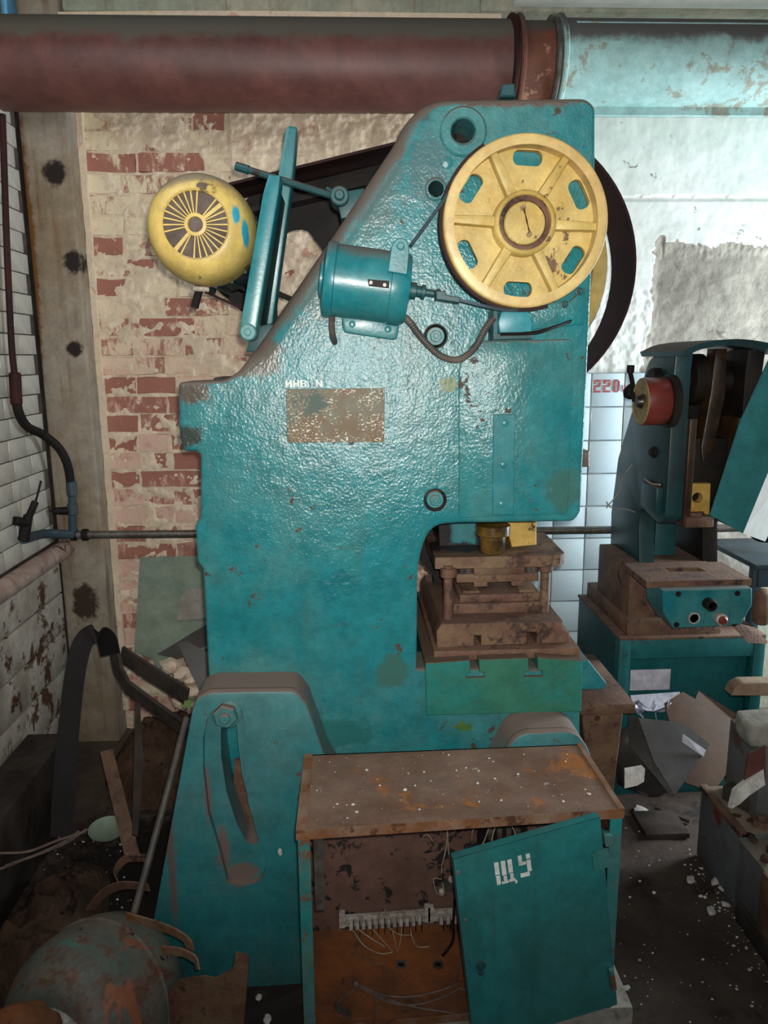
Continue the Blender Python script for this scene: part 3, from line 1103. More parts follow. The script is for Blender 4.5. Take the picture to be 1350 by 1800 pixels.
# yellow brake wheel
WC = Vector((.386, 1.735, 1.886))
WR = .180
wf = (WC, Vector((1, 0, 0)), Vector((0, 0, 1)), Vector((0, 1, 0)))
ring = lambda r, n=72, ph=0: [(r * math.cos(2 * math.pi * (k + ph) / n), r * math.sin(2 * math.pi * (k + ph) / n)) for k in range(n)]
bm = NB()
rprism(bm, ring(WR), 0, .060, .006, 3, holes=[ring(WR * .872)], frame=wf)
wheel = obj('brake_wheel', bm, m_yellow_rim, press, label='yellow six-spoked wheel')
slots = []
for k in range(6):
    a = math.radians(27 + 60 * k)
    c = Vector((math.cos(a), math.sin(a))) * WR * .765
    t = Vector((-math.sin(a), math.cos(a)))
    n = Vector((math.cos(a), math.sin(a)))
    hl, hw = WR * .18, WR * .09
    pg = []
    for q in range(9):
        b = -math.pi / 2 + math.pi * q / 8
        pg.append(c + t * (hl - hw * .75 + hw * .75 * math.cos(b)) + n * hw * math.sin(b))
    for q in range(9):
        b = math.pi / 2 + math.pi * q / 8
        pg.append(c + t * (-hl + hw * .75 + hw * .75 * math.cos(b)) + n * hw * math.sin(b))
    slots.append([(p.x, p.y) for p in pg])
bm = NB()
rprism(bm, ring(WR * .885), .036, .052, 0, holes=slots, frame=wf)
obj('web', bm, m_yellow, wheel)
for k in range(6):
    a = math.radians(-3 + 60 * k)
    n, t = Vector((math.cos(a), math.sin(a))), Vector((-math.sin(a), math.cos(a)))
    pg = [n * WR * .36 + t * .0115, n * WR * .885 + t * .0085, n * WR * .885 - t * .0085, n * WR * .36 - t * .0115]
    bm = NB()
    rprism(bm, [(p.x, p.y) for p in pg], .010, .038, .005, 2, frame=wf)
    obj('spoke', bm, m_yellow, wheel)
bm = NB()
lathe(bm, WC, (0, -1, 0), [(.070, -.04), (.068, -.010), (.065, -.006), (.060, -.004), (.057, -.007), (.056, -.024)], 56, caps=False)
obj('hub_ring', bm, m_yellow, wheel)
bm = NB()
lathe(bm, WC, (0, -1, 0), [(.0565, -.03), (.0565, -.016), (.050, -.014), (.047, -.016), (.047, -.026)], 56, caps=False)
lathe(bm, WC + Vector((0, .03, 0)), (0, 1, 0), [(.05, 0), (.045, .10)], 40)
obj('shaft', bm, m_rust, wheel)
bm = NB()
lathe(bm, WC, (0, -1, 0), [(.046, -.03), (.0455, -.016), (.043, -.013), (.0, -.012)], 48)
obj('hub_cap', bm, m_yellow, wheel)
c1, c2 = P(919, 365, WC.y + .012), P(930, 412, WC.y + .012)
for c in (c1, c2):
    bm = NB()
    bolt(bm, c, (0, -1, 0), .0065, .006)
    obj('cap_bolt', bm, m_cream, wheel)
bm = NB()
for d in (-.0022, .0022):
    tube(bm, [c1 + Vector((d, -.008, 0)), c1.lerp(c2, .5) + Vector((-d * .4, -.007, 0)), c2 + Vector((d, -.008, 0))], .0009, 5, 4)
obj('lock_wire', bm, m_guard, wheel)
for k, q in enumerate((0, 2, 4, 5)):
    bm = NB()
    a = math.radians(27 + 60 * q)
    lathe(bm, WC + Vector((math.cos(a) * WR * .52, .0365, math.sin(a) * WR * .52)), (0, -1, 0), [(.006, 0), (.006, .002), (.0045, .003)], 12)
    obj('web_stud', bm, m_yellow, wheel)
# brake band round the wheel
bm = NB()
pts = [WC + Vector((math.cos(a) * (WR + .004), .034, math.sin(a) * (WR + .004))) for a in [math.radians(d) for d in range(120, 292, 4)]]
sweep(bm, pts, rect(.040, .006), (0, 1, 0))
obj('brake_band', bm, m_guard, press)
bm = NB()
tube(bm, [P(722, 432, 1.70), P(770, 366, 1.735), pts[0] + Vector((-.002, 0, .0))], .0042, 8, 2)
obj('tie_rod', bm, m_bluesteel, press)

# flywheel and belt guard on the far side
FY = YB + .60
FC = P(878, 473, FY)
FR = P(1066, 480, FY).x - FC.x
bm = NB()
lathe(bm, FC, (0, 1, 0), [(.03, -.03), (.09, -.03), (.10, 0), (FR - .05, 0), (FR - .045, -.012), (FR - .004, -.012), (FR, -.008), (FR, .02)], 80)
fw = obj('flywheel', bm, m_yellow, press, label='yellow flywheel behind the frame')
bm = NB()
prof = [(FR - .006, .0)]
for k in range(5):
    prof += [(FR - .002, .022 + k * .022), (FR - .014, .033 + k * .022)]
prof.append((FR - .03, .135))
lathe(bm, FC, (0, 1, 0), prof, 80)
obj('belt_rim', bm, m_black, fw)
GR = P(1117, 440, FY).x - FC.x
SC = P(405, 428, FY)
SR = P(500, 428, FY).x - SC.x
dx, dz = FC.x - SC.x, FC.z - SC.z
L = math.hypot(dx, dz)
th = math.atan2(dz, dx)
be = math.acos((SR - GR) / L)
path = []
a0 = th + be
a1 = th - be
for k in range(49):                      # round the big circle from the lower tangent to the upper one
    a = a1 + (a0 - a1) * k / 48
    path.append((FC.x + GR * math.cos(a), FC.z + GR * math.sin(a)))
for k in range(25):
    a = a0 + (2 * math.pi - (a0 - a1)) * k / 24
    path.append((SC.x + SR * math.cos(a), SC.z + SR * math.sin(a)))
bm = NB()
gp_ = [Vector((x, FY + .10, z)) for x, z in path]
sweep(bm, gp_, rect(.21, .008), (0, 1, 0), closed=True)
obj('belt_guard', bm, m_guard, press, label='dark maroon belt guard band')
# belts from the motor pulley to the flywheel
PC = P(400, 425, FY)
PR = .075
be = math.acos((PR - FR) / math.hypot(FC.x - PC.x, FC.z - PC.z))
for j in range(3):
    bm = NB()
    q = []
    for k in range(33):
        a = th - be + 2 * be * k / 32
        q.append(Vector((FC.x + (FR + .002) * math.cos(a), FY + .03 + j * .028, FC.z + (FR + .002) * math.sin(a))))
    for k in range(17):
        a = th + be + (2 * math.pi - 2 * be) * k / 16
        q.append(Vector((PC.x + (PR + .002) * math.cos(a), FY + .03 + j * .028, PC.z + (PR + .002) * math.sin(a))))
    sweep(bm, q, rect(.020, .014), (0, 1, 0), closed=True)
    obj('belt', bm, m_black, press)
bm = NB()
rprism(bm, pix([(690, 252), (440, 345), (384, 400), (372, 440), (372, 480), (384, 512), (440, 560), (520, 610), (620, 640), (720, 500), (720, 300)], FY + .2), FY + .195, FY + .203, holes=[pix([(500, 412), (516, 404, 8), (540, 404, 10), (562, 434), (640, 540), (560, 600), (488, 556), (486, 480)], FY + .2)])
obj('guard_back', bm, m_dirtblack, press)

# drive motor on its hinged plate
MC = Vector((-.331, 1.775, 1.889))
blue = lin(44, 150, 176)
m_fan = MAT('fan_cover_paint', lin(214, 188, 108), lin(198, 168, 92), 5, chips=lin(92, 80, 66), chip_s=14, chip_t=.66, chip_w=.06, rough=.42, bump=.1, bump_s=60, dust=lin(128, 116, 96), dust_lo=.40, dust_amt=.9,
            marks=[(P(416, 380, 1.79), (.009, .05, .022), blue), (P(431, 412, 1.80), (.008, .05, .032), blue)])
bm = NB()
lathe(bm, MC, (0, 1, 0), [(.070, .012), (.070, .003), (.074, .0), (.086, .003), (.102, .016), (.114, .042), (.1195, .080), (.1205, .13), (.119, .15), (.112, .155)], 64, caps=False)
motor = obj('motor', bm, m_fan, press, label='electric motor with yellow fan cover')
bm = NB()
lathe(bm, MC, (0, 1, 0), [(.021, .010), (.024, .003), (.0165, .002), (.0155, .010)], 40, caps=False)
missing = {5, 6, 17, 18, 21}
for k in range(30):
    if k in missing:
        continue
    a = 2 * math.pi * k / 30
    n, t = Vector((math.cos(a), 0, math.sin(a))), Vector((-math.sin(a), 0, math.cos(a)))
    w = .0046 if k in (3, 19) else .0017
    A = [MC + Vector((0, .006, 0)) + n * r + t * s_ * (w * (1 if r > .04 else .7)) for r in (.021, .071) for s_ in (-1, 1)]
    B = [q + Vector((0, .004, 0)) for q in A]
    hexa(bm, [A[0], A[1], A[2], A[3], B[0], B[1], B[2], B[3]])
obj('grille', bm, m_fan, motor)
bm = NB()
lathe(bm, MC, (0, 1, 0), [(.0155, .008), (.0, .006)], 30, caps=False)
lathe(bm, MC, (0, 1, 0), [(.11, .034), (.0, .030)], 40, caps=False)
obj('fan_back', bm, MAT('fan_dust', lin(108, 96, 88), lin(90, 78, 70), 20, rough=.9, bump=.2, bump_s=60), motor)
bm = NB()
lathe(bm, MC, (0, 1, 0), [(.10, .14), (.108, .155), (.108, .40), (.095, .43), (.03, .44), (.03, .58)], 48)
for k in range(18):
    a = math.pi * .75 + 2 * math.pi * k / 18
    n = Vector((math.cos(a), 0, math.sin(a)))
    t = Vector((-math.sin(a), 0, math.cos(a)))
    A = []
    for yy in (.17, .39):
        for r in (.10, .119):
            for s_ in (-.003, .003):
                A.append(MC + n * r + t * s_ + Vector((0, yy, 0)))
    hexa(bm, A)
obj('motor_casing', bm, m_dark_teal, motor)
bm = NB()
lathe(bm, Vector((PC.x, FY + .01, PC.z)), (0, 1, 0), [(.03, 0), (PR - .004, 0), (PR - .004, .10), (.03, .10)], 32)
cyl(bm, MC + Vector((0, .5, 0)), Vector((PC.x, FY + .1, PC.z)), .022)
obj('pulley', bm, m_dark_teal, motor)
bm = NB()
tube(bm, [P(352, 505, 1.86), P(346, 525, 1.85), P(342, 541, 1.85)], .009, 8, 4)
obj('cable_stub', bm, m_black, motor)
bm = NB()
cyl(bm, P(338, 507, 1.84), P(366, 509, 1.86), .006)
obj('cable_clamp', bm, m_zinc, motor)
bm = NB()
rprism(bm, pix([(421, 588, 10), (424, 560), (462, 340), (472, 306), (493, 308), (489, 345), (452, 570), (449, 590, 10), (436, 602, 8)], 1.80), 1.80, 1.865, .004, 2)
mp_ = obj('motor_plate', bm, m_teal, press, label='tilted teal hinge plate of the motor')
bm = NB()
a, b = P(486, 320, 1.86), P(449, 575, 1.86)
off = Vector((0, .33, 0))
tl = Vector((-.022, 0, -.004))
hexa(bm, [a, a + off, b, b + off, a + tl, a + tl + off, b + tl, b + tl + off])
obj('plate_web', bm, m_dark_teal, mp_)
bm = NB()
rprism(bm, pix([(487, 330), (503, 232, 5), (509, 224, 5), (523, 227, 5), (516, 305), (480, 570), (458, 572)], 2.12), 2.10, 2.17, .004, 2)
obj('plate_rail', bm, m_teal, mp_)
bm = NB()
c = P(437, 584, 1.80)
lathe(bm, c, (0, -1, 0), [(.019, -.05), (.019, .010), (.016, .013)], 28)
lathe(bm, c, (0, -1, 0), [(.0085, .012), (.0085, .018), (.007, .019)], 6)
cyl(bm, c + Vector((0, -.005, 0)), c + Vector((0, .45, 0)), .010)
obj('hinge_pin', bm, m_teal, mp_)
bm = NB()
rprism(bm, pix([(440, 575), (470, 568), (500, 575), (480, 620), (430, 618)], YB), YB + .03, YB + .10, .004, 2)
obj('hinge_lug', bm, m_dark_teal, press)
bm = NB()
ra, rb = P(415, 292, 1.98), P(603, 350, 1.93)
tube(bm, [ra, rb], .0085, 10, 1)
n = 46
tube(bm, [ra, ra.lerp(rb, .12)], .0105, 10, 1)
obj('adjusting_screw', bm, m_dark_teal, press)
bm = NB()
c = P(597, 347, 1.90)
lathe(bm, c, (0, -1, 0), [(.022, -.05), (.022, .02), (.019, .023), (.012, .023), (.012, .03), (.009, .034)], 24)
rprism(bm, pix([(590, 345), (612, 335), (640, 330), (650, 370), (600, 385)], 1.90), 1.90, 1.95, .004, 2)
tube(bm, [P(584, 336, 1.90), P(574, 330, 1.90)], .004, 8, 1)
obj('screw_eye', bm, m_dark_teal, press)

# small brake motor on the front of the frame
ca, cb = P(586, 492, 1.765), P(712, 509, 1.765)
ax = (cb - ca).normalized()
bm = NB()
lathe(bm, ca, ax, [(.060, -.022), (.078, -.018), (.081, -.012), (.081, .002), (.077, .004), (.077, .124), (.080, .126), (.080, .150), (.072, .166), (.03, .168)], 48)
lathe(bm, ca, ax, [(.035, -.030), (.042, -.028), (.042, -.018)], 30)
bmot = obj('brake_actuator', bm, m_teal, press, label='small teal cylinder on the front of the frame')
bm = NB()
sd = P(664, 498, 1.688)
plate(bm, [P(646, 491, 1.6868), P(684, 494, 1.6868), P(684, 507, 1.6862), P(648, 503, 1.6862)], .004, Vector((0, -1, 0)))
obj('inspection_slot', bm, m_dirtblack, bmot)
bm = NB()
for q in ((652, 497), (676, 501)):
    lathe(bm, P(*q, 1.683), (0, -1, 0), [(.004, 0), (.004, .003)], 8)
obj('terminal_screw', bm, m_zinc, bmot)
bm = NB()
rprism(bm, pix([(681, 478), (688, 432, 8), (698, 418, 8), (714, 420, 8), (720, 436, 8), (716, 484)], 1.69), 1.685, 1.70, .002, 1)
lathe(bm, P(704, 433, 1.685), (0, -1, 0), [(.0085, 0), (.0085, .004), (.006, .006)], 16)
obj('actuator_lug', bm, m_teal, bmot)
bm = NB()
e0 = ca + ax * .166
lathe(bm, e0, ax, [(.030, -.002), (.030, .004), (.018, .006), (.018, .018), (.012, .020), (.012, .030), (.016, .031), (.016, .038), (.008, .040), (.008, .062), (.011, .064), (.011, .072)], 20)
obj('actuator_shaft', bm, m_dark_teal, bmot)
bm = NB()
rprism(bm, pix([(600, 552), (704, 560), (698, 598, 8), (604, 584, 8)], 1.80), 1.80, YB + .01, .004, 2)
for q in ((619, 570), (682, 579)):
    lathe(bm, P(*q, 1.80), (0, -1, 0), [(.008, 0), (.008, .004), (.006, .005)], 12)
obj('actuator_base', bm, m_teal, bmot)
bm = NB()
rprism(bm, pix([(765, 512), (782, 512), (784, 519), (808, 523), (807, 533), (766, 527)], 1.72), 1.71, 1.74, .002, 1)
lathe(bm, P(773, 517, 1.71), (0, -1, 0), [(.005, 0), (.005, .004)], 10)
obj('clevis', bm, m_dark_teal, bmot)
bm = NB()
sweep(bm, sm([P(806, 527, 1.725), P(850, 538, 1.73), P(885, 545, 1.745), WC + Vector((.02, .034, -WR - .004))], 5), rect(.016, .006), (0, 1, 0))
obj('band_link', bm, m_bluesteel, press)
bm = NB()
corrugated(bm, [P(706, 552, 1.79), P(722, 568, 1.79), P(742, 595, 1.81), P(774, 625, 1.825), P(806, 632, 1.825), P(834, 612, 1.82), P(852, 580, 1.80), P(868, 558, 1.79)], .0085)
obj('flexible_conduit', bm, m_conduit, press)
bm = NB()
tube(bm, [P(584, 552, 1.80), P(583, 572, 1.81), P(585, 590, 1.825), P(589, 604, 1.86)], .0075, 10, 5)
obj('short_conduit', bm, m_conduit, press)
bm = NB()
rprism(bm, pix([(870, 540), (1000, 530), (1027, 505, 6), (1026, 570, 6), (930, 580), (870, 590)], YB), YB - .010, YB + .005, .003, 2)
sw = obj('switch_pad', bm, m_body, press)
bm = NB()
rprism(bm, pix([(866, 545), (876, 545), (876, 586), (936, 586), (936, 596), (866, 598)], 1.79), 1.79, YB, .002, 1)
obj('switch_bracket', bm, m_dark_teal, sw)
bm = NB()
rprism(bm, pix([(882, 548), (928, 546), (935, 565), (934, 584), (879, 585), (876, 566)], 1.775), 1.775, 1.84, .003, 2)
obj('limit_switch', bm, MAT('pale_teal_paint', lin(70, 150, 160), lin(56, 138, 150), 8, rough=.4, bump=.05), sw)
bm = NB()
tube(bm, [P(880, 588, 1.775), P(940, 586, 1.78), P(975, 575, 1.80), P(1002, 566, 1.835)], .003, 6, 5)
tube(bm, [P(900, 587, 1.773), P(945, 582, 1.78), P(980, 572, 1.80), P(1004, 563, 1.835)], .0025, 6, 5)
obj('switch_wire', bm, m_black, sw)
for q in ((992, 535), (1018, 512)):
    bm = NB()
    bolt(bm, P(*q, YB - .010), (0, -1, 0), .0065, .006, washer=.009)
    obj('pad_bolt', bm, m_dark_teal, sw)

# stand with its curved tilting slot
YS = 1.73
outer = [(246, 1744), (338, 1246), (345, 1228, 6), (366, 1217, 8), (518, 1215, 12), (538, 1240), (574, 1340), (640, 1450), (820, 1450), (876, 1350), (902, 1300, 20), (925, 1288, 15),
         (1012, 1286, 20), (1042, 1326, 30), (1050, 1735), (900, 1738), (850, 1600), (620, 1600), (548, 1742)]
rec = [(398, 1229, 16), (424, 1240, 16), (431, 1275), (428, 1340), (436, 1410), (452, 1468), (466, 1500), (470, 1522, 12), (458, 1550, 12), (428, 1557, 8), (400, 1553, 10), (386, 1495), (366, 1430), (357, 1350), (357, 1295), (366, 1255, 12)]
slot = [(386, 1262), (412, 1262), (416, 1310), (424, 1372), (442, 1440), (455, 1484, 6), (447, 1494, 5), (432, 1490, 6), (414, 1456), (396, 1400), (386, 1335)]
bm = NB()
rprism(bm, pix(outer, YS), YS, YS + .024, .006, 2, holes=[pix(rec, YS)], back=False)
rprism(bm, pix(outer, YS), YS + .020, YS + .118, 0, holes=[pix(slot, YS)])
stand = obj('stand', bm, m_stand, press, label='teal stand plate with a curved slot')
bm = NB()
rprism(bm, pix([(412, 1335), (432, 1335), (470, 1470), (466, 1500), (410, 1500)], YS + .105), YS + .100, YS + .112)
obj('slot_liner', bm, m_rust, stand)
bm = NB()
c = P(398, 1253, YS + .02)
bolt(bm, c, (0, -1, 0), .030, .026, washer=.038)
cyl(bm, c, c + Vector((0, .12, 0)), .016)
obj('tilt_bolt', bm, m_stand, stand)
bm = NB()
rprism(bm, pix([(324, 1232), (337, 1230), (335, 1244), (322, 1244)], YS), YS - .0012, YS + .001)
pg_ = obj('paint_patch', bm, m_green, stand)
pg_.location += Vector((.0, 0, 0))
bm = NB()
lump(bm, P(492, 1498, YS - .003), (.006, .004, .010), 3, 2, .5)
obj('plaster_splash', bm, m_chip, stand)
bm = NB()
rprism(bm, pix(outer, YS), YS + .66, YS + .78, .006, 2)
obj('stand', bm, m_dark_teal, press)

# bed, bolster and ram
bm = NB()
rprism(bm, pix([(748, 1166), (826, 1161), (827, 1183), (820, 1184), (820, 1192), (852, 1191), (851, 1182), (843, 1182), (842, 1160), (929, 1157), (930, 1180), (923, 1181), (923, 1190), (954, 1189), (953, 1179),
               (946, 1179), (945, 1156), (1024, 1162), (1022, 1251), (749, 1258)], 1.84), 1.84, 2.36, .002, 1)
obj('bed', bm, m_bed, press)
bm = NB()
box(bm, .205, .588, 1.875, 2.40, .826, .853, .002)
obj('bolster_plate', bm, m_rust, press)
bm = NB()
rprism(bm, pix([(985, 1160), (1034, 1160), (1067, 1202, 4), (1062, 1212, 4), (985, 1212)], 2.0), 2.0, 2.3, .002, 1)
obj('bed_gusset', bm, m_teal, press)
bm = NB()
rprism(bm, pix([(770, 915), (852, 912), (852, 962), (772, 966)], 2.08), 2.08, 2.28, .002, 1)
obj('ram_guide', bm, MAT('greasy_teal_paint', lin(40, 120, 128), lin(58, 124, 128), 6, rough=.35, bump=.08, marks=[(P(778, 940, 2.08), (.03, .3, .08), lin(20, 18, 16)), (P(812, 966, 2.08), (.12, .3, .022), lin(20, 18, 16)), (P(850, 940, 2.08), (.03, .3, .07), lin(20, 18, 16))]), press)
bm = NB()
rprism(bm, pix([(715, 915), (785, 915), (784, 1000), (778, 1075), (764, 1075), (762, 1012, 6), (740, 985, 14), (715, 978)], 2.25), 2.25, 2.30)
obj('rear_column', bm, m_dirtblack, press)
bm = NB()
rprism(bm, pix([(852, 880), (943, 878), (943, 958), (900, 962), (893, 936), (856, 936)], 2.02), 2.02, 2.22, .002, 1)
ram = obj('ram', bm, m_oilyellow, press, label='yellow oily ram block')
bm = NB()
c = PZ(868, 972, 1.088)
lathe(bm, (c.x, 1.99, 1.086), (0, 0, 1), [(.030, 0), (.034, .006), (.034, .045), (.046, .050), (.046, .075), (.03, .080)], 28)
obj('shank_clamp', bm, MAT('oily_black_yellow', lin(34, 28, 22), lin(120, 92, 40), 10, rough=.3, bump=.2, bump_s=60), ram)

# the die set standing on the bolster
die = thing('die_set', 'rusty die set with guide posts clamped on the bed of the big press', 'die', (.39, 2.1, .853))
bm = NB()
rprism(bm, pix([(768, 1140), (834, 1137), (834, 1118), (846, 1118), (846, 1136), (927, 1133), (927, 1112), (944, 1112), (944, 1133), (1003, 1130), (1001, 1112), (990, 1107), (990, 1093), (776, 1098), (768, 1110)], 1.9), 1.9, 2.37, .003, 1)
obj('lower_shoe', bm, m_rust, die)
zt = .914
bm = NB()
a, b = P(796, 1088, 1.99), P(962, 1082, 1.99)
box(bm, a.x, b.x, 1.985, 2.26, zt - .002, zt + .030, .002)
box(bm, a.x + .02, b.x - .02, 2.0, 2.24, zt + .028, zt + .050, .002)
obj('die_block', bm, m_rust, die)
bm = NB()
box(bm, a.x + .03, a.x + .075, 2.01, 2.23, zt + .05, zt + .058, .001)
obj('die_insert', bm, m_rustplate, die)
bm = NB()
box(bm, b.x - .075, b.x - .03, 2.01, 2.23, zt + .05, zt + .058, .001)
obj('die_insert', bm, m_rustplate, die)
for q in ((787, 1088), (956, 1076)):
    c = PZ(*q, zt)
    bm = NB()
    lathe(bm, (c.x, c.y, zt - .002), (0, 0, 1), [(.0125, 0), (.0125, .15)], 20)
    obj('guide_post', bm, m_rust, die)
    bm = NB()
    lathe(bm, (c.x, c.y, 1.03), (0, 0, 1), [(.018, 0), (.021, .003), (.021, .026)], 20)
    obj('guide_bush', bm, m_rust, die)
bm = NB()
zu = 1.053
hull = [(.215, 1.95), (.548, 1.95), (.566, 1.975), (.572, 2.22), (.215, 2.22)]
plate(bm, [(x, y, zu) for x, y in hull], .031, Vector((0, 0, 1)))
obj('upper_shoe', bm, MAT('oily_rusty_plate', lin(120, 98, 72), lin(98, 64, 50), 9, chips=lin(62, 40, 32), chip_s=24, chip_t=.54, chip_w=.12, rough=.65, bump=.4, bump_s=120, marks=[((.30, 2.08, 1.085), (.17, .09, .02), lin(16, 14, 12))]), die)
bm = NB()
a, b = P(833, 1000, 1.975), P(922, 1000, 1.975)
box(bm, a.x, b.x, 1.972, 2.2, zu - .026, zu, .002)
obj('punch_plate', bm, m_rustplate, die)
bm = NB()
a, b = P(802, 1020, 1.99), P(946, 1020, 1.99)
box(bm, a.x, b.x, 1.985, 2.2, zu - .050, zu - .026, .002)
for u, w in ((833, 857), (899, 921)):
    box(bm, P(u, 1030, 1.99).x, P(w, 1030, 1.99).x, 1.99, 2.19, zu - .064, zu - .05, .002)
obj('stripper', bm, m_rust, die)
for q in (812, 823, 930, 938):
    bm = NB()
    c = P(q, 1010, 2.0)
    lathe(bm, (c.x, 2.0, zu - .028), (0, 0, 1), [(.010, 0), (.013, .003), (.010, .006), (.013, .010), (.010, .014), (.013, .018), (.010, .022), (.012, .028)], 14)
    obj('spring', bm, m_steel, die)

# ------------------------------------------------------------------ rusty switch cabinet with its hanging door
ZB, ZT = .19, .673
FL, FRT = Vector((-.121, 1.394, 0)), Vector((.552, 1.43, 0))
BL, BR = Vector((-.122, 1.690, 0)), Vector((.545, 1.702, 0))
cab = thing('switch_cabinet', 'open rusty switch cabinet with a teal door hanging askew in front of the press', 'cabinet', (.21, 1.55, ZB))
up = Vector((0, 0, 1))
q4 = lambda p, z: Vector((p.x, p.y, z))


def slab(a, b, c, d, z0, z1):
    """hexahedron over the ground quad a b c d (a,b front; c,d back)"""
    bm = NB()
    hexa(bm, [q4(a, z0), q4(a, z1), q4(c, z0), q4(c, z1), q4(b, z0), q4(b, z1), q4(d, z0), q4(d, z1)])
    return bm


def lp(u, w):
    """ground point of the cabinet, u 0..1 left to right, w 0..1 front to back"""
    return FL.lerp(FRT, u).lerp(BL.lerp(BR, u), w)


bm = slab(lp(-.004, -.02), lp(1.004, -.02), lp(-.004, 1), lp(1.004, 1), ZT - .004, ZT)
top = obj('top_sheet', bm, m_top, cab)
bm = slab(lp(-.005, -.025), lp(1.005, -.025), lp(-.005, -.016), lp(1.005, -.016), ZT - .019, ZT + .002)
for a, b in ((-.005, .026), (.986, 1.005)):
    b2 = slab(lp(a, -.025), lp(b, -.025), lp(a, 1.0), lp(b, 1.0), ZT - .004, ZT + .0035)
    me = bpy.data.meshes.new('t')
    b2.to_mesh(me)
    bm.from_mesh(me)
    bpy.data.meshes.remove(me)
    b2.free()
obj('top_rim', bm, m_rustedge, top)
bm = slab(lp(0, 0), lp(.005, 0), lp(0, 1), lp(.005, 1), ZB, ZT)
obj('side_panel', bm, m_orange, cab)
bm = slab(lp(.995, 0), lp(1, 0), lp(.995, 1), lp(1, 1), ZB, ZT)
obj('side_panel', bm, m_rust, cab)
bm = slab(lp(.005, .985), lp(.995, .985), lp(.005, 1), lp(.995, 1), ZB, ZT)
obj('back_panel', bm, m_inside, cab)
bm = slab(lp(.005, 0), lp(.995, 0), lp(.005, .985), lp(.995, .985), ZB, ZB + .004)
flo = obj('floor_sheet', bm, m_orange, cab)
for q in ((705, 1697), (770, 1697)):
    c = PZ(*q, ZB + .004)
    bm = NB()
    lathe(bm, c, (0, 0, 1), [(.0125, 0), (.0125, .004), (.008, .004), (.008, .0005)], 20, caps=False)
    obj('cable_gland', bm, m_steel, flo)
    bm = NB()
    lathe(bm, c + Vector((0, 0, .0008)), (0, 0, 1), [(.008, 0), (0, .0004)], 16)
    obj('cable_hole', bm, m_dirtblack, flo)
for u0, u1 in ((.0, .036), (.962, 1.0)):
    bm = slab(lp(u0, -.02), lp(u1, -.02), lp(u0, 0), lp(u1, 0), ZB, ZT - .004)
    obj('stile', bm, m_cabframe, cab)
bm = slab(lp(.036, -.02), lp(.962, -.02), lp(.036, 0), lp(.962, 0), ZB, ZB + .014)
obj('bottom_rail', bm, m_rustedge, cab)
bm = slab(lp(.045, .02), lp(.075, .02), lp(.045, .05), lp(.075, .05), ZB + .29, ZT - .006)
obj('inner_strip', bm, m_steel, cab)
# terminal strips low on the back panel
Yt = 1.672
for pa, pb, n in (((612, 1622), (742, 1612), 12), ((768, 1612), (830, 1608), 5)):
    a, b = P(*pa, Yt), P(*pb, Yt)
    bm = NB()
    hexa(bm, [a + Vector((-.014, 0, -.012)), a + Vector((-.014, 0, .014)), a + Vector((-.014, .012, -.012)), a + Vector((-.014, .012, .014)),
              b + Vector((.014, 0, -.012)), b + Vector((.014, 0, .014)), b + Vector((.014, .012, -.012)), b + Vector((.014, .012, .014))])
    for s_ in (a + Vector((-.016, 0, 0)), b + Vector((.012, 0, 0))):
        box(bm, s_.x - .006, s_.x + .008, s_.y - .004, s_.y + .01, s_.z - .012, s_.z + .03)
    ts = obj('terminal_rail', bm, m_zinc, cab)
    for k in range(n):
        c = a.lerp(b, (k + .5) / n)
        bm = NB()
        box(bm, c.x - .0045, c.x + .0045, c.y - .018, c.y, c.z - .008, c.z + .012)
        obj('terminal', bm, m_zinc, ts)
        bm = NB()
        box(bm, c.x + .0048, c.x + .0066, c.y - .024, c.y, c.z - .022, c.z + .006)
        box(bm, c.x - .0045, c.x + .0045, c.y - .010, c.y - .001, c.z - .015, c.z - .008)
        obj('divider', bm, m_black, ts)


def WZ(px, py, Y):
    """point inside the cabinet, never below its floor sheet"""
    p = P(px, py, Y)
    return p if p.z > ZB + .007 else PZ(px, py, ZB + .007)


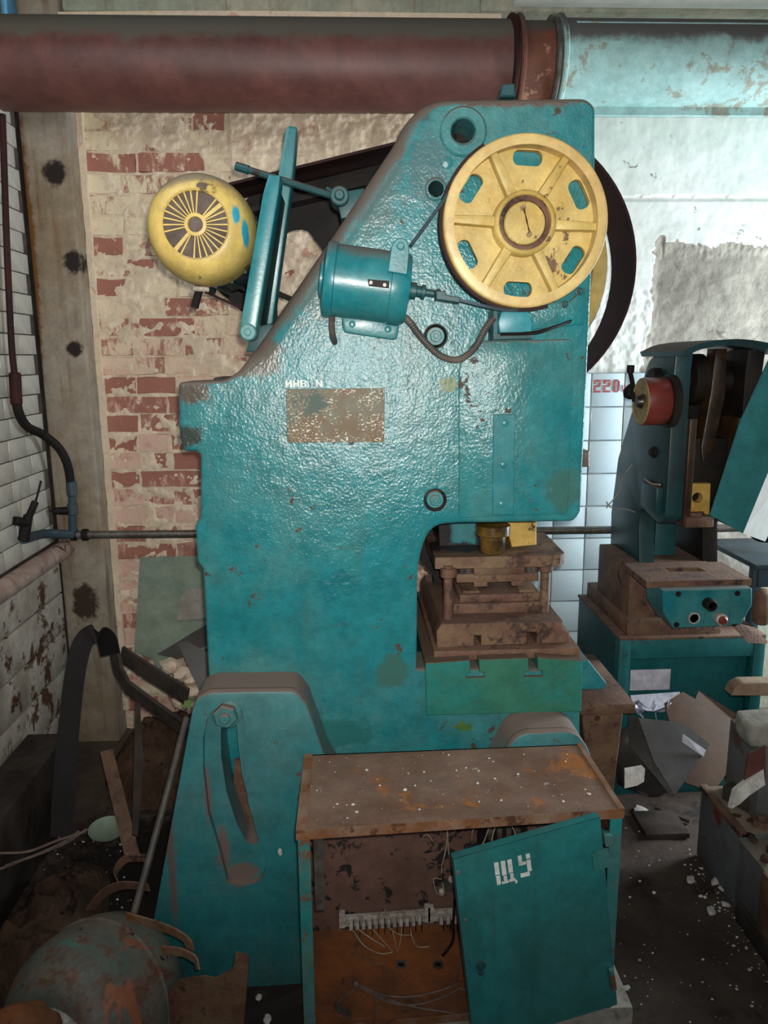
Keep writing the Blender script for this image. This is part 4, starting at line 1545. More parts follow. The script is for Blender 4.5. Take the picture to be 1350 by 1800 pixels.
wires = [
    ([WZ(618, 1632, 1.65), WZ(640, 1662, 1.64), WZ(668, 1676, 1.64), WZ(690, 1674, 1.645)], .0014, m_wire),
    ([WZ(628, 1632, 1.65), WZ(650, 1648, 1.64), WZ(676, 1664, 1.64)], .0016, m_wire),
    ([WZ(620, 1640, 1.65), WZ(636, 1680, 1.63), WZ(655, 1692, 1.62), WZ(672, 1694, 1.62)], .0012, m_greywire),
    ([WZ(654, 1632, 1.65), WZ(672, 1652, 1.64), WZ(690, 1672, 1.64)], .0012, m_wire),
    ([WZ(688, 1632, 1.65), WZ(694, 1652, 1.64), WZ(698, 1672, 1.64)], .0012, m_wire),
    ([WZ(706, 1630, 1.65), WZ(704, 1652, 1.64), WZ(700, 1670, 1.64)], .0012, m_wire),
    ([WZ(720, 1630, 1.65), WZ(726, 1652, 1.64), WZ(735, 1664, 1.63), WZ(754, 1664, 1.63)], .0013, m_wire),
    ([WZ(682, 1630, 1.65), WZ(700, 1642, 1.63), WZ(722, 1644, 1.63)], .0012, m_wire),
    ([WZ(662, 1620, 1.65), WZ(666, 1606, 1.64), WZ(668, 1616, 1.65)], .0013, m_wire),
    ([WZ(686, 1614, 1.65), WZ(678, 1602, 1.64), WZ(676, 1598, 1.64)], .0013, m_wire),
    ([WZ(712, 1613, 1.65), WZ(710, 1600, 1.64)], .0022, m_wire),
    ([WZ(786, 1456, 1.60), WZ(784, 1490, 1.61), WZ(777, 1520, 1.62), WZ(776, 1536, 1.63)], .0014, m_wire),
    ([WZ(787, 1456, 1.60), WZ(788, 1490, 1.61), WZ(792, 1515, 1.62), WZ(798, 1530, 1.63)], .0014, m_wire),
    ([WZ(776, 1545, 1.63), WZ(762, 1546, 1.62), WZ(768, 1570, 1.62), WZ(780, 1572, 1.63), WZ(778, 1552, 1.63)], .0013, m_wire),
    ([WZ(850, 1450, 1.60), WZ(832, 1458, 1.60), WZ(829, 1478, 1.62)], .0014, m_wire),
    ([WZ(862, 1446, 1.60), WZ(852, 1476, 1.60), WZ(838, 1500, 1.60)], .0014, m_wire),
    ([WZ(872, 1448, 1.60), WZ(864, 1480, 1.60), WZ(868, 1500, 1.60)], .0014, m_wire),
    ([WZ(894, 1446, 1.60), WZ(904, 1460, 1.60), WZ(906, 1478, 1.60)], .0014, m_wire),
    ([WZ(742, 1480, 1.66), WZ(744, 1470, 1.64), WZ(752, 1468, 1.63), WZ(760, 1478, 1.63)], .0014, m_wire),
    ([WZ(630, 1730, 1.57), WZ(670, 1748, 1.56), WZ(720, 1752, 1.56), WZ(770, 1742, 1.57), WZ(808, 1728, 1.58)], .0022, m_greywire),
    ([WZ(632, 1734, 1.56), WZ(680, 1760, 1.54), WZ(730, 1766, 1.54), WZ(780, 1752, 1.56), WZ(812, 1735, 1.57)], .0022, m_greywire),
    ([WZ(650, 1745, 1.55), WZ(720, 1768, 1.53), WZ(790, 1780, 1.52), WZ(824, 1790, 1.5)], .0020, m_greywire),
    ([WZ(622, 1738, 1.56), WZ(600, 1756, 1.54), WZ(588, 1770, 1.52), WZ(600, 1786, 1.5)], .0018, m_greywire),
    ([WZ(816, 1660, 1.60), WZ(812, 1690, 1.59), WZ(804, 1712, 1.58), WZ(806, 1735, 1.57), WZ(826, 1742, 1.55)], .0020, m_greywire),
    ([WZ(658, 1750, 1.55), WZ(660, 1775, 1.52), WZ(658, 1796, 1.50)], .0016, m_greywire),
    ([WZ(800, 1580, 1.60), WZ(797, 1620, 1.60), WZ(797, 1650, 1.60), WZ(788, 1668, 1.60), WZ(778, 1680, 1.6)], .0032, m_black),
]
for pts, r, mt in wires:
    bm = NB()
    tube(bm, pts, r, 6, 5)
    obj('wire', bm, mt, cab)
bm = NB()
hexa(bm, [WZ(770, 1572, 1.66), WZ(776, 1550, 1.66), WZ(770, 1572, 1.685), WZ(776, 1550, 1.685), WZ(812, 1562, 1.66), WZ(806, 1530, 1.66), WZ(812, 1562, 1.685), WZ(806, 1530, 1.685)])
fs = obj('fuse_block', bm, m_steel, cab)
for q in ((776, 1566), (793, 1544)):
    bm = NB()
    lathe(bm, WZ(*q, 1.66), (0, -1, 0), [(.008, 0), (.008, .006), (.005, .010)], 12)
    obj('screw', bm, m_zinc, fs)
bm = NB()
hexa(bm, [WZ(838, 1490, 1.62), WZ(840, 1452, 1.62), WZ(838, 1490, 1.685), WZ(840, 1452, 1.685), WZ(930, 1484, 1.62), WZ(926, 1446, 1.62), WZ(930, 1484, 1.685), WZ(926, 1446, 1.685)])
rl = obj('relay_block', bm, m_dirtblack, cab)
for k in range(4):
    bm = NB()
    c = WZ(862 + 16 * k, 1466, 1.615)
    box(bm, c.x - .006, c.x + .006, c.y - .004, c.y + .01, c.z - .014, c.z + .014, .001)
    obj('relay_contact', bm, m_steel, rl)
bm = NB()
lump(bm, WZ(626, 1732, 1.56) + Vector((0, 0, .004)), (.009, .008, .008), 2, 2, .2)
obj('cable_end', bm, m_greywire, cab)
bm = NB()
ba, bb = WZ(588, 1772, 1.4), WZ(618, 1792, 1.4)
hexa(bm, [q + Vector((0, dy, dz)) for q in (ba, bb) for dy in (0, .014) for dz in (-.002, .006)])
obj('loose_bracket', bm, m_steel, cab)

# door
D = [P(797, 1511, 1.355), P(1055, 1437, 1.395), P(1085, 1766, 1.400), P(834, 1842, 1.345)]
nd = (D[1] - D[0]).cross(D[3] - D[0]).normalized()
if nd.y > 0:
    nd = -nd
bm = NB()
plate(bm, D, -.003, nd)
door = obj('door', bm, m_door, cab, label='teal door hanging askew')
bm = NB()
for i, j in ((0, 1), (1, 2), (2, 3), (3, 0)):
    a, b = D[i], D[j]
    inn = (D[0] + D[1] + D[2] + D[3]) / 4
    a2, b2 = a + (inn - a).normalized() * .004, b + (inn - b).normalized() * .004
    hexa(bm, [a, a - nd * .022, b, b - nd * .022, a2, a2 - nd * .022, b2, b2 - nd * .022])
obj('door_fold', bm, m_door, door)
U = (D[1] - D[0]).normalized()
V = nd.cross(U)
if V.z < 0:
    V = -V


def on_door(px, py, lift=.0):
    r = ray(px, py)
    t = (D[0] - Vector((0, 0, CAM_H))).dot(nd) / r.dot(nd)
    return Vector((0, 0, CAM_H)) + r * t + nd * lift


SH = [(0, .46, .24, 1), (.02, 0, .24, .41), (.36, .38, .60, 1), (.42, .08, .60, .34), (.30, 0, .66, .10), (.72, .42, .96, 1), (.78, .12, .96, .38), (.70, .02, 1.04, .13), (1.0, -.10, 1.12, .04)]
UU = [(.06, .62, .34, 1), (.06, .55, .60, .68), (.66, .78, .98, 1), (.66, .20, .98, .72), (.10, .0, .80, .18)]
bm = NB()
l0, l1, l2 = on_door(871, 1556), on_door(912, 1542), on_door(868, 1518)
gh = (on_door(868, 1517) - on_door(873, 1556)).length
Vl = (on_door(868, 1517) - on_door(873, 1556)).normalized()
Ul = (on_door(908, 1548) - on_door(873, 1556)).normalized()
wd = (on_door(908, 1548) - on_door(873, 1556)).length
glyphs(bm, on_door(873, 1556), Ul, Vl, nd, [(0, 0, wd * .92, gh, SH), (wd * 1.16, gh * .10, wd * .66, gh * .98, UU)], .0008)
obj('lettering', bm, m_white, door, label='white stencilled ЩУ')
for q in ((805, 1533), (818, 1617)):
    bm = NB()
    lathe(bm, on_door(*q), nd, [(.004, 0), (.004, .0015), (.002, .002)], 10)
    obj('rivet', bm, m_greycab, door)
bm = NB()
lathe(bm, on_door(845, 1697), nd, [(.010, 0), (.010, .003), (.007, .004)], 18)
bolt(bm, on_door(845, 1709), nd, .006, .004)
obj('lock', bm, m_dark_teal, door)
bm = NB()
plate(bm, [on_door(1040, 1502, .001), on_door(1062, 1490, .001), on_door(1068, 1490, .001), on_door(1070, 1522, .001), on_door(1044, 1530, .001)], .002, nd)
a = on_door(1066, 1490, -.002)
hexa(bm, [a, a + V * .03, a - nd * .02, a + V * .03 - nd * .02, a + U * .018, a + U * .018 + V * .02, a + U * .018 - nd * .02, a + U * .018 + V * .02 - nd * .02])
obj('hinge', bm, m_cabframe, door)
bm = NB()
lathe(bm, on_door(1078, 1720, -.004), V, [(.006, -.03), (.006, .02)], 12)
obj('hinge', bm, m_cabframe, door)
# the concrete block the cabinet stands on
bm = NB()
box(bm, -.09, .60, 1.425, 1.69, -.005, .188)
bmesh.ops.subdivide_edges(bm, edges=bm.edges[:], cuts=10, use_grid_fill=True)
for v in bm.verts:
    k = fbm(v.co * 7)
    if v.co.z < .18:
        v.co += Vector((.012 * k * (1 if abs(v.co.x - .25) > .3 else 0), .01 * k, 0))
tag(obj('concrete_block', bm, m_cement, smooth=60), 'rough pale concrete block under the rusty switch cabinet', 'block')

# ------------------------------------------------------------------ second press on the right
p2 = thing('power_press', 'smaller dark teal press with a red rimmed wheel behind the big press on the right', 'press', (1.17, 2.7, 0))
X2 = 1.038
fx = (Vector((X2, 0, 0)), Vector((0, 1, 0)), Vector((0, 0, 1)), Vector((1, 0, 0)))
prof = []
for q in fil([(1070, 1060), (1074, 900), (1086, 805), (1108, 730), (1128, 672), (1140, 634, 8), (1158, 616, 8), (1189, 613, 4), (1184, 660), (1176, 800), (1169, 912, 5), (1158, 922, 6), (1140, 905), (1126, 890, 14), (1123, 925), (1124, 1060)], 5):
    p = PX(q[0], q[1], X2)
    prof.append((p.y, p.z))
bm = NB()
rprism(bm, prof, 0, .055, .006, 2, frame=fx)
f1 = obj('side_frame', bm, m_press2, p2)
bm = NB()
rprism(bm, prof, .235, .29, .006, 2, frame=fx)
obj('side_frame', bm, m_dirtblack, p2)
ytop = PX(1160, 616, X2)
# curved top cover
bm = NB()
pts = [Vector((X2 - .01, 2.55, ytop.z - .012)), Vector((X2 + .05, 2.55, ytop.z + .012)), Vector((X2 + .15, 2.55, ytop.z + .022)), Vector((X2 + .24, 2.55, ytop.z + .012)), Vector((X2 + .305, 2.55, ytop.z - .008))]
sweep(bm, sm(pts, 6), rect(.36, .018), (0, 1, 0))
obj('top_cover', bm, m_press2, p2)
bm = NB()
rprism(bm, [(X2 + .06, ytop.z - .03), (X2 + .225, ytop.z - .03), (X2 + .225, ytop.z - .11), (X2 + .19, ytop.z - .11), (X2 + .15, ytop.z - .05), (X2 + .06, ytop.z - .05)], 2.60, 2.68)
rprism(bm, [(X2 + .055, 1.03), (X2 + .235, 1.03), (X2 + .235, 1.53), (X2 + .055, 1.53)], 2.66, 2.70)
obj('inner_housing', bm, m_dirtblack, p2)
bm = NB()
cyl(bm, (X2 - .03, 2.58, 1.515), (X2 + .33, 2.58, 1.515), .045, ch=.004)
lathe(bm, (X2 + .09, 2.58, 1.52), (1, 0, 0), [(.07, 0), (.085, .005), (.085, .05), (.07, .055)], 28)
obj('crankshaft', bm, m_dirtblack, p2)
bm = NB()
rprism(bm, [(X2 + .145, 1.62), (X2 + .185, 1.62), (X2 + .19, 1.47), (X2 + .165, 1.30), (X2 + .13, 1.25), (X2 + .12, 1.30), (X2 + .14, 1.48)], 2.49, 2.55, .006, 2)
obj('connecting_rod', bm, m_oilbrown, p2)
bm = NB()
box(bm, X2 + .075, X2 + .215, 2.50, 2.64, 1.11, 1.33, .004)
sl = obj('slide', bm, m_dirtblack, p2)
bm = NB()
a, b, c, d = P(1200, 905, 2.47), P(1200, 850, 2.47), P(1250, 850, 2.47), P(1248, 905, 2.47)
hc = P(1226, 875, 2.47)
rprism(bm, [(a.x, a.z), (b.x, b.z), (c.x, c.z), (d.x, d.z)], 2.47, 2.56, .003, 1, holes=[circle(hc, .018, 20)])
obj('slide_face', bm, m_oilyellow, sl)
bm = NB()
lathe(bm, (hc.x, 2.555, hc.z), (0, -1, 0), [(.02, 0), (.02, .02), (0, .021)], 20)
obj('slide_bore', bm, m_dirtblack, sl)
bm = NB()
c = P(1226, 905, 2.44)
lathe(bm, (c.x, 2.48, c.z - .045), (0, 0, 1), [(.035, 0), (.042, .006), (.042, .03), (.036, .05)], 24)
box(bm, c.x - .045, c.x + .05, 2.42, 2.47, c.z - .04, c.z - .005, .006)
obj('tool_clamp', bm, m_rust, sl)
for xa_, xb_ in ((.055, .075), (.215, .235)):
    bm = NB()
    box(bm, X2 + xa_, X2 + xb_ + .004, 2.44, 2.62, 1.04, 1.40, .003)
    obj('gib', bm, m_oilbrown, p2)
bm = NB()
box(bm, X2 + .095, X2 + .175, 2.76, 2.86, .60, 1.10, .004)
obj('rear_post', bm, m_dark_teal, p2)
# wheel on the side
wy = PX(1125, 706, .925)
bm = NB()
lathe(bm, wy, (1, 0, 0), [(.03, .012), (.064, .004), (.070, 0), (.074, .004)], 40)
hw_ = obj('side_wheel', bm, m_cream, p2, label='cream and red side wheel')
bm = NB()
lathe(bm, wy, (1, 0, 0), [(.0745, .003), (.0755, .006), (.0755, .075), (.072, .08)], 40, caps=False)
obj('wheel_rim', bm, m_red, hw_)
bm = NB()
lathe(bm, wy, (1, 0, 0), [(.0, -.012), (.016, -.012), (.018, -.008), (.026, .010), (.026, .014)], 24)
obj('wheel_boss', bm, m_oilbrown, hw_)
bm = NB()
lathe(bm, wy + Vector((.08, 0, 0)), (1, 0, 0), [(.08, 0), (.084, .004), (.084, .025), (.05, .034)], 36)
obj('brake_drum', bm, m_dirtblack, hw_)
bm = NB()
tube(bm, [wy + Vector((.0, .05, .0)), PX(1112, 675, .93), PX(1107, 650, .93)], .008, 8, 3)
tube(bm, [PX(1108, 655, .93), PX(1109, 642, .93)], .012, 10, 1)
lump(bm, PX(1106, 690, .93), (.02, .02, .025), 2, 2, .2)
obj('hand_lever', bm, m_black, p2)
bm = NB()
c = PX(1150, 795, X2)
lathe(bm, c, (-1, 0, 0), [(.02, 0), (.02, .008), (.012, .010), (.012, .016)], 20)
obj('oil_plug', bm, m_black, f1)
bm = NB()
a, b = PX(1136, 888, X2), PX(1166, 858, X2)
box(bm, X2 - .022, X2 + .001, min(a.y, b.y), max(a.y, b.y), min(a.z, b.z), max(a.z, b.z), .003)
obj('side_box', bm, m_press2, f1)
bm = NB()
tube(bm, [PX(1110, 818, X2 - .01), PX(1096, 838, X2 - .02), PX(1088, 865, X2 - .02), PX(1072, 885, X2 - .05), PX(1066, 893, X2 - .06)], .0025, 6, 5)
tube(bm, [PX(1066, 882, X2 - .06), PX(1074, 892, X2 - .04), PX(1100, 895, X2 - .02), PX(1116, 900, X2 - .008)], .0022, 6, 5)
tube(bm, [PX(1133, 842, X2 - .008), PX(1145, 850, X2 - .01), PX(1160, 852, X2 - .008)], .003, 6, 5)
obj('loose_wires', bm, m_wire, p2)
# table and base
zt2 = .885
bm = NB()
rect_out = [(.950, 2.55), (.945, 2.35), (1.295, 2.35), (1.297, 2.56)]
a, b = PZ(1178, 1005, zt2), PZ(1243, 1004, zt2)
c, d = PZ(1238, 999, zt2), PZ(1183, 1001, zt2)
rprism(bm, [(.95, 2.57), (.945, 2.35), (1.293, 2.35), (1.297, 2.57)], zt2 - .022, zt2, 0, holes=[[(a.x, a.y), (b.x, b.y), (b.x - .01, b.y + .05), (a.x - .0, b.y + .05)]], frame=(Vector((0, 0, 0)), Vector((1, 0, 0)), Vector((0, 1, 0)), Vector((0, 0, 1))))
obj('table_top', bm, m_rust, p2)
bm = NB()
box(bm, .985, 1.29, 2.60, 2.95, .672, zt2 - .022, .004)
obj('table_knee', bm, m_rust, p2)
bm = NB()
box(bm, .975, 1.32, 2.575, 3.05, .615, .675, .004)
obj('base_step', bm, m_rust, p2)
YP = 2.31
bm = NB()
rprism(bm, pix([(1165, 1038), (1322, 1034), (1322, 1064), (1302, 1099), (1184, 1105), (1166, 1076)], YP), YP, 2.45, .003, 1)
pnl = obj('control_panel', bm, m_teal, p2)
bm = NB()
c = P(1244, 1060, YP)
lathe(bm, (c.x, YP, c.z), (0, -1, 0), [(.019, 0), (.019, .03), (.016, .034), (.012, .034), (.012, .02)], 20, caps=False)
lathe(bm, (c.x, YP, c.z), (0, -1, 0), [(.012, .02), (0, .02)], 16)
obj('push_button', bm, m_black, pnl, label='black push button')
bm = NB()
c = P(1219, 1086, YP)
lathe(bm, (c.x, YP, c.z), (0, -1, 0), [(.019, 0), (.019, .006), (.015, .007), (.015, .002)], 20, caps=False)
obj('empty_button_ring', bm, m_zinc, pnl)
bm = NB()
lathe(bm, (c.x, YP, c.z), (0, -1, 0), [(.015, .002), (0, .002)], 16)
obj('button_hole', bm, m_dirtblack, pnl)
bm = NB()
c = P(1264, 1086, YP)
lathe(bm, (c.x, YP, c.z), (0, -1, 0), [(.019, 0), (.019, .022), (.016, .024)], 20)
obj('push_button', bm, m_zinc, pnl)
bm = NB()
lathe(bm, (c.x, YP - .022, c.z), (0, -1, 0), [(.014, 0), (.014, .008), (.010, .012), (0, .013)], 20)
obj('red_button', bm, m_red, pnl, label='red push button')
for q in ((1192, 1044), (1296, 1043), (1189, 1098), (1291, 1096)):
    bm = NB()
    c = P(*q, YP)
    lathe(bm, (c.x, YP, c.z), (0, -1, 0), [(.009, 0), (.009, .002), (.006, .002), (0, .001)], 14)
    obj('panel_screw', bm, m_black, pnl)
for a, b in (((1262, 1050), (1268, 1066)), ((1238, 1078), (1243, 1094)), ((1283, 1066), (1302, 1096))):
    bm = NB()
    u, w = P(*a, YP), P(*b, YP)
    box(bm, u.x, w.x, YP - .003, YP + .001, w.z, u.z)
    obj('label_tab', bm, m_teal, pnl)
YF = 2.55
bz = .61
bm = NB()
box(bm, .943, .985, YF, YF + .04, 0, bz, .003)
obj('base_leg', bm, m_base, p2)
bm = NB()
box(bm, 1.435, 1.475, YF, YF + .04, 0, bz, .003)
obj('base_leg', bm, m_base, p2)
bm = NB()
box(bm, .985, 1.435, YF + .002, YF + .04, bz - .075, bz - .002, .003)
obj('base_rail', bm, m_base, p2)
bm = NB()
box(bm, .985, 1.435, YF + .002, YF + .04, 0, .05, .003)
obj('base_rail', bm, m_base, p2)
bm = NB()
box(bm, .943, .955, YF + .04, 3.05, 0, bz, .002)
obj('base_side', bm, m_dark_teal, p2)
bm = NB()
box(bm, 1.463, 1.475, YF + .04, 3.05, 0, bz, .002)
obj('base_side', bm, m_dark_teal, p2)
bm = NB()
box(bm, .943, 1.475, YF + .0, 3.07, bz - .004, bz + .006, .002)
obj('base_top', bm, m_rust, p2)
bm = NB()
box(bm, .955, 1.463, YF + .10, YF + .11, .05, bz - .004)
bp_ = obj('base_back', bm, m_base, p2)
bm = NB()
u, w = P(1108, 1177, YF + .06), P(1176, 1211, YF + .06)
box(bm, u.x, w.x, YF + .055, YF + .058, w.z, u.z)
obj('paper_notice', bm, m_paper, p2, label='blank white paper sheet')

# ------------------------------------------------------------------ things round the second press
ws = thing('work_support', 'rusty brown slab on a tapering rusty plate between the two presses', 'stand', (.88, 2.3, 0))
a, b = P(1028, 1241, 2.2), P(1118, 1237, 2.2)
zs = b.z
bm = NB()
box(bm, a.x - .02, b.x, 2.2, 2.62, zs - .035, zs, .006)
obj('slab', bm, m_rust, ws)
bm = NB()
bot = PZ(1052, 1400, .0)
rprism(bm, [(a.x + .0, zs - .034), (P(1096, 1250, 2.23).x, zs - .034), (P(1072, 1390, 2.23).x, .0), (P(1052, 1390, 2.23).x, .0)], 2.23, 2.27, .003, 1, holes=[circle(P(1050, 1263, 2.23), .010, 14)])
obj('support_plate', bm, m_rust, ws)
bm = NB()
box(bm, a.x + .01, b.x - .05, 2.4, 2.55, 0, zs - .034, .003)
obj('rear_leg', bm, m_dark_teal, ws)

gd = thing('machine_guard', 'tilted teal sheet metal guard at the right edge in front of the second press', 'guard', (1.25, 2.0, .9))
bm = NB()
gpts = [P(1372, 585, 2.0), P(1300, 740, 2.0), P(1247, 905, 2.0), P(1304, 937, 2.0), P(1385, 740, 2.0)]
plate(bm, gpts, .006)
obj('guard_sheet', bm, m_guardsheet, gd)
bm = NB()
plate(bm, [P(1304, 937, 2.0), P(1385, 740, 2.0), P(1432, 770, 2.12), P(1345, 952, 2.16)], .006)
obj('guard_flange', bm, m_wallwhite, gd)  # white colour stands in for daylight on the bent edge of the teal sheet
bm = NB()
g0 = P(1375, 700, 2.06)
box(bm, 1.80, 1.86, 2.24, 2.30, 0, g0.z + .3, .004)
box(bm, g0.x + .06, 1.85, 2.0, 2.04, g0.z + .06, g0.z + .10, .003)
box(bm, 1.80, 1.85, 2.0, 2.28, g0.z + .06, g0.z + .10, .003)
obj('guard_post', bm, m_dark_teal, gd)

tb = thing('steel_table', 'dark blue steel table corner at the right edge beyond the control panel', 'table', (1.7, 2.8, 0))
tz = P(1320, 988, 2.72).z
x0 = P(1319, 990, 2.72).x
bm = NB()
box(bm, x0, x0 + .7, 2.68, 3.1, tz - .02, tz, .003)
obj('table_top', bm, m_bluesteel, tb)
for xx, yy in ((x0 + .005, 2.70), (x0 + .66, 2.70), (x0 + .005, 3.06), (x0 + .66, 3.06)):
    bm = NB()
    box(bm, xx, xx + .035, yy, yy + .035, 0, tz - .02, .002)
    obj('leg', bm, m_bluesteel, tb)
bm = NB()
box(bm, x0 + .02, x0 + .68, 2.69, 2.705, tz - .09, tz - .02, .002)
obj('apron', bm, m_bluesteel, tb)
bm = NB()
c = P(1305, 1103, 2.42)
plate(bm, [P(1288, 1085, 2.42), P(1318, 1092, 2.44), P(1350, 1118, 2.46), P(1316, 1116, 2.42)], .012, (0, 0, 1))
tag(obj('rusty_plate', bm, m_rust), 'small rusty curved plate lying beside the control panel of the right press', 'plate')
bpy.data.objects['rusty_plate'].location.z = .617 - min((v.co.z for v in bpy.data.objects['rusty_plate'].data.vertices))
bm = NB()
cc = P(1338, 1088, 2.66)
lathe(bm, (cc.x, 2.66, .617), (0, 0, 1), [(.02, 0), (.03, .01), (.034, .06), (.03, .12), (.012, .135)], 18)
tag(obj('rusty_weight', bm, m_rust, smooth=60), 'small brown egg-shaped rusty weight standing on the right press base', 'weight')
# wire in front of the white wall
bm = NB()
tube(bm, [P(1325, 616, 2.45), P(1345, 606, 2.6), P(1372, 590, 2.8)], .003, 6, 4)
obj('pull_wire', bm, m_black, p2)
bm = NB()
tube(bm, [P(1315, 930, 2.9), P(1330, 944, 2.88), P(1350, 948, 2.86), P(1380, 944, 2.84)], .014, 8, 5)
cb_ = tag(obj('black_cable', bm, m_black, smooth=60), 'thick black cable hanging below the tilted teal guard', 'cable')

# folded sheets and papers under the second press
bm = NB()
plate(bm, [P(1200, 1216, 2.46), P(1322, 1285, 2.42), P(1318, 1300, 2.40), P(1255, 1392, 2.26), P(1205, 1376, 2.28), P(1168, 1236, 2.44)], .004)
sh1 = tag(obj('sheet_metal_cover', bm, m_sheet), 'large brown sheet metal cover leaning under the right press', 'sheet')
bm = NB()
plate(bm, [P(1228, 1214, 2.52), P(1320, 1270, 2.48), P(1318, 1290, 2.47), P(1222, 1230, 2.50)], .004)
tag(obj('sheet_metal_strip', bm, m_sheet), 'narrow brown sheet metal strip behind the large brown cover', 'sheet')
bm = NB()
plate(bm, [P(1122, 1262, 2.36), P(1200, 1270, 2.34), P(1248, 1308, 2.28), P(1186, 1398, 2.16), P(1150, 1340, 2.24)], .004)
plate(bm, [P(1104, 1256, 2.40), P(1124, 1262, 2.36), P(1186, 1398, 2.16), P(1180, 1400, 2.16), P(1106, 1310, 2.32)], .004)
tag(obj('folded_sheet', bm, m_sheetdark), 'dark grey folded metal sheet in front of the brown cover', 'sheet')
bm = NB()
plate(bm, [P(1200, 1290, 2.272), P(1240, 1318, 2.26), P(1236, 1330, 2.25), P(1198, 1304, 2.266)], -.003)
tag(obj('paper_scrap', bm, m_paper), 'small pale paper scrap on the dark folded sheet', 'paper')
bm = NB()
plate(bm, [P(1098, 1350, 2.34), P(1128, 1345, 2.34), P(1134, 1352, 2.34), P(1132, 1374, 2.32), P(1120, 1381, 2.31), P(1098, 1386, 2.31)], .006)
wp = tag(obj('white_tile_piece', bm, m_chip), 'broken white slab with holes leaning at the foot of the right press', 'slab')
bm = NB()
box(bm, .97, 1.12, 2.28, 2.42, 0, .02, .003)
tag(obj('wooden_board', bm, m_darkwood), 'dark short board lying under the white broken slab', 'board')
bm = NB()
for k in range(26):
    c = P(1110 + R.uniform(0, 78), 1242 + R.uniform(-10, 16), 2.46 + R.uniform(-.03, .03))
    u = Vector((R.uniform(-1, 1), R.uniform(-1, 1), R.uniform(-1, 1))).normalized() * R.uniform(.012, .03)
    w = Vector((R.uniform(-1, 1), R.uniform(-1, 1), R.uniform(-1, 1))).normalized() * R.uniform(.01, .022)
    vsx = [bm.verts.new(c + q) for q in (u, w, -u * .8, -w * .7)]
    bm.faces.new(vsx[:3])
    bm.faces.new((vsx[0], vsx[2], vsx[3]))
tag(obj('crumpled_foil', bm, m_foil, smooth=0), 'crumpled shiny foil heaped behind the brown sheets', 'foil')
bm = NB()
plate(bm, [P(1108, 1222, 2.54), P(1195, 1216, 2.54), P(1195, 1232, 2.50), P(1150, 1250, 2.46), P(1116, 1248, 2.46)], .002)
tag(obj('paper_sheet', bm, m_paper), 'white paper sheet sagging behind the crumpled foil', 'paper')
bm = NB()
lump(bm, P(1150, 1262, 2.43) - Vector((0, 0, .15)), (.14, .07, .14), 5, 3, .2)
tag(obj('scrap_bag', bm, m_sheetdark, smooth=60), 'dark lumpy bag of scrap under the right press base', 'bag')

# low grey cabinets on the right with debris on top
zc = P(1225, 1382, 2.2).z
XG = 1.105
g1 = thing('grey_cabinet', 'low grey painted steel box farther back with a red-brown stain', 'cabinet', (1.4, 2.07, 0))
bm = NB()
box(bm, XG, 1.75, 1.945, 2.2, 0, zc, .004)
obj('box_body', bm, MAT('grey_cabinet_stained', lin(104, 108, 110), lin(92, 92, 92), 4, rough=.6, bump=.2, bump_s=60, dust=lin(120, 106, 88), dust_lo=.5, specks=lin(56, 52, 50), speck_t=.68, speck_s=30,
                        marks=[(PX(1262, 1430, XG), (.2, .030, .04), lin(104, 44, 36))]), g1)
bm = NB()
box(bm, XG - .004, XG + .02, 1.945, 2.205, zc - .012, zc + .004, .002)
obj('box_rim', bm, m_rust, g1)
g2 = thing('grey_cabinet', 'low grey painted steel box nearest with rust seams and a kick plate', 'cabinet', (1.4, 1.5, 0))
bm = NB()
box(bm, XG - .008, 1.75, 1.05, 1.935, 0, zc - .012, .004)
obj('box_body', bm, m_greycab, g2)
for yy in (1.75, 1.45):
    bm = NB()
    box(bm, XG - .016, XG - .006, yy, yy + .05, .03, zc - .012, .002)
    obj('seam_strap', bm, m_rustplate, g2)
bm = NB()
box(bm, XG - .022, XG - .006, 1.05, 1.9, 0, .06, .003)
obj('kick_plate', bm, m_darkwood, g2)
bm = NB()
plate(bm, [(XG - .03, 1.66, .17), (XG - .03, 1.66, .19), (XG - .03, 1.30, .15), (XG - .03, 1.30, .13)], .018, (1, 0, 0))
obj('side_ledge', bm, m_rustpipe, g2)
# debris on the boxes
bm = NB()
plate(bm, [P(1286, 1422, 1.93), P(1294, 1390, 1.95), P(1318, 1370, 1.96), P(1342, 1352, 1.97), P(1345, 1380, 1.96), P(1318, 1398, 1.95), P(1300, 1414, 1.94)], .02)
pl_ = tag(obj('plaster_slab', bm, m_chip), 'white broken plaster slab lying on the grey boxes', 'slab')
bm = NB()
c = PZ(1275, 1385, zc)
box(bm, -.03, .03, -.06, .06, 0, .045, .003)
o = tag(obj('timber_offcut', bm, m_darkwood), 'dark timber offcut lying on the farther grey box', 'timber')
o.location = (c.x + .01, 2.08, zc + .005)
o.rotation_euler = (0, 0, .5)
bm = NB()
bolt(bm, Vector((0, 0, 0)), (0, 0, 1), .030, .03, washer=.036)
o = tag(obj('rusty_nut', bm, m_rust), 'big rusty nut lying on the nearest grey box', 'nut')
c = PZ(1338, 1450, zc)
o.location = (c.x, c.y, zc - .012)
bm = NB()
for k in range(70):
    c = Vector((R.uniform(XG + .01, 1.35), R.uniform(1.55, 2.15), zc - .012))
    lump(bm, c + Vector((0, 0, .01)), (R.uniform(.006, .02), R.uniform(.006, .02), R.uniform(.006, .016)), k, 1, .4)
o = tag(obj('rubble', bm, m_soil, smooth=60), 'brown rubble scattered on top of the grey boxes', 'rubble')
o['kind'] = 'stuff'
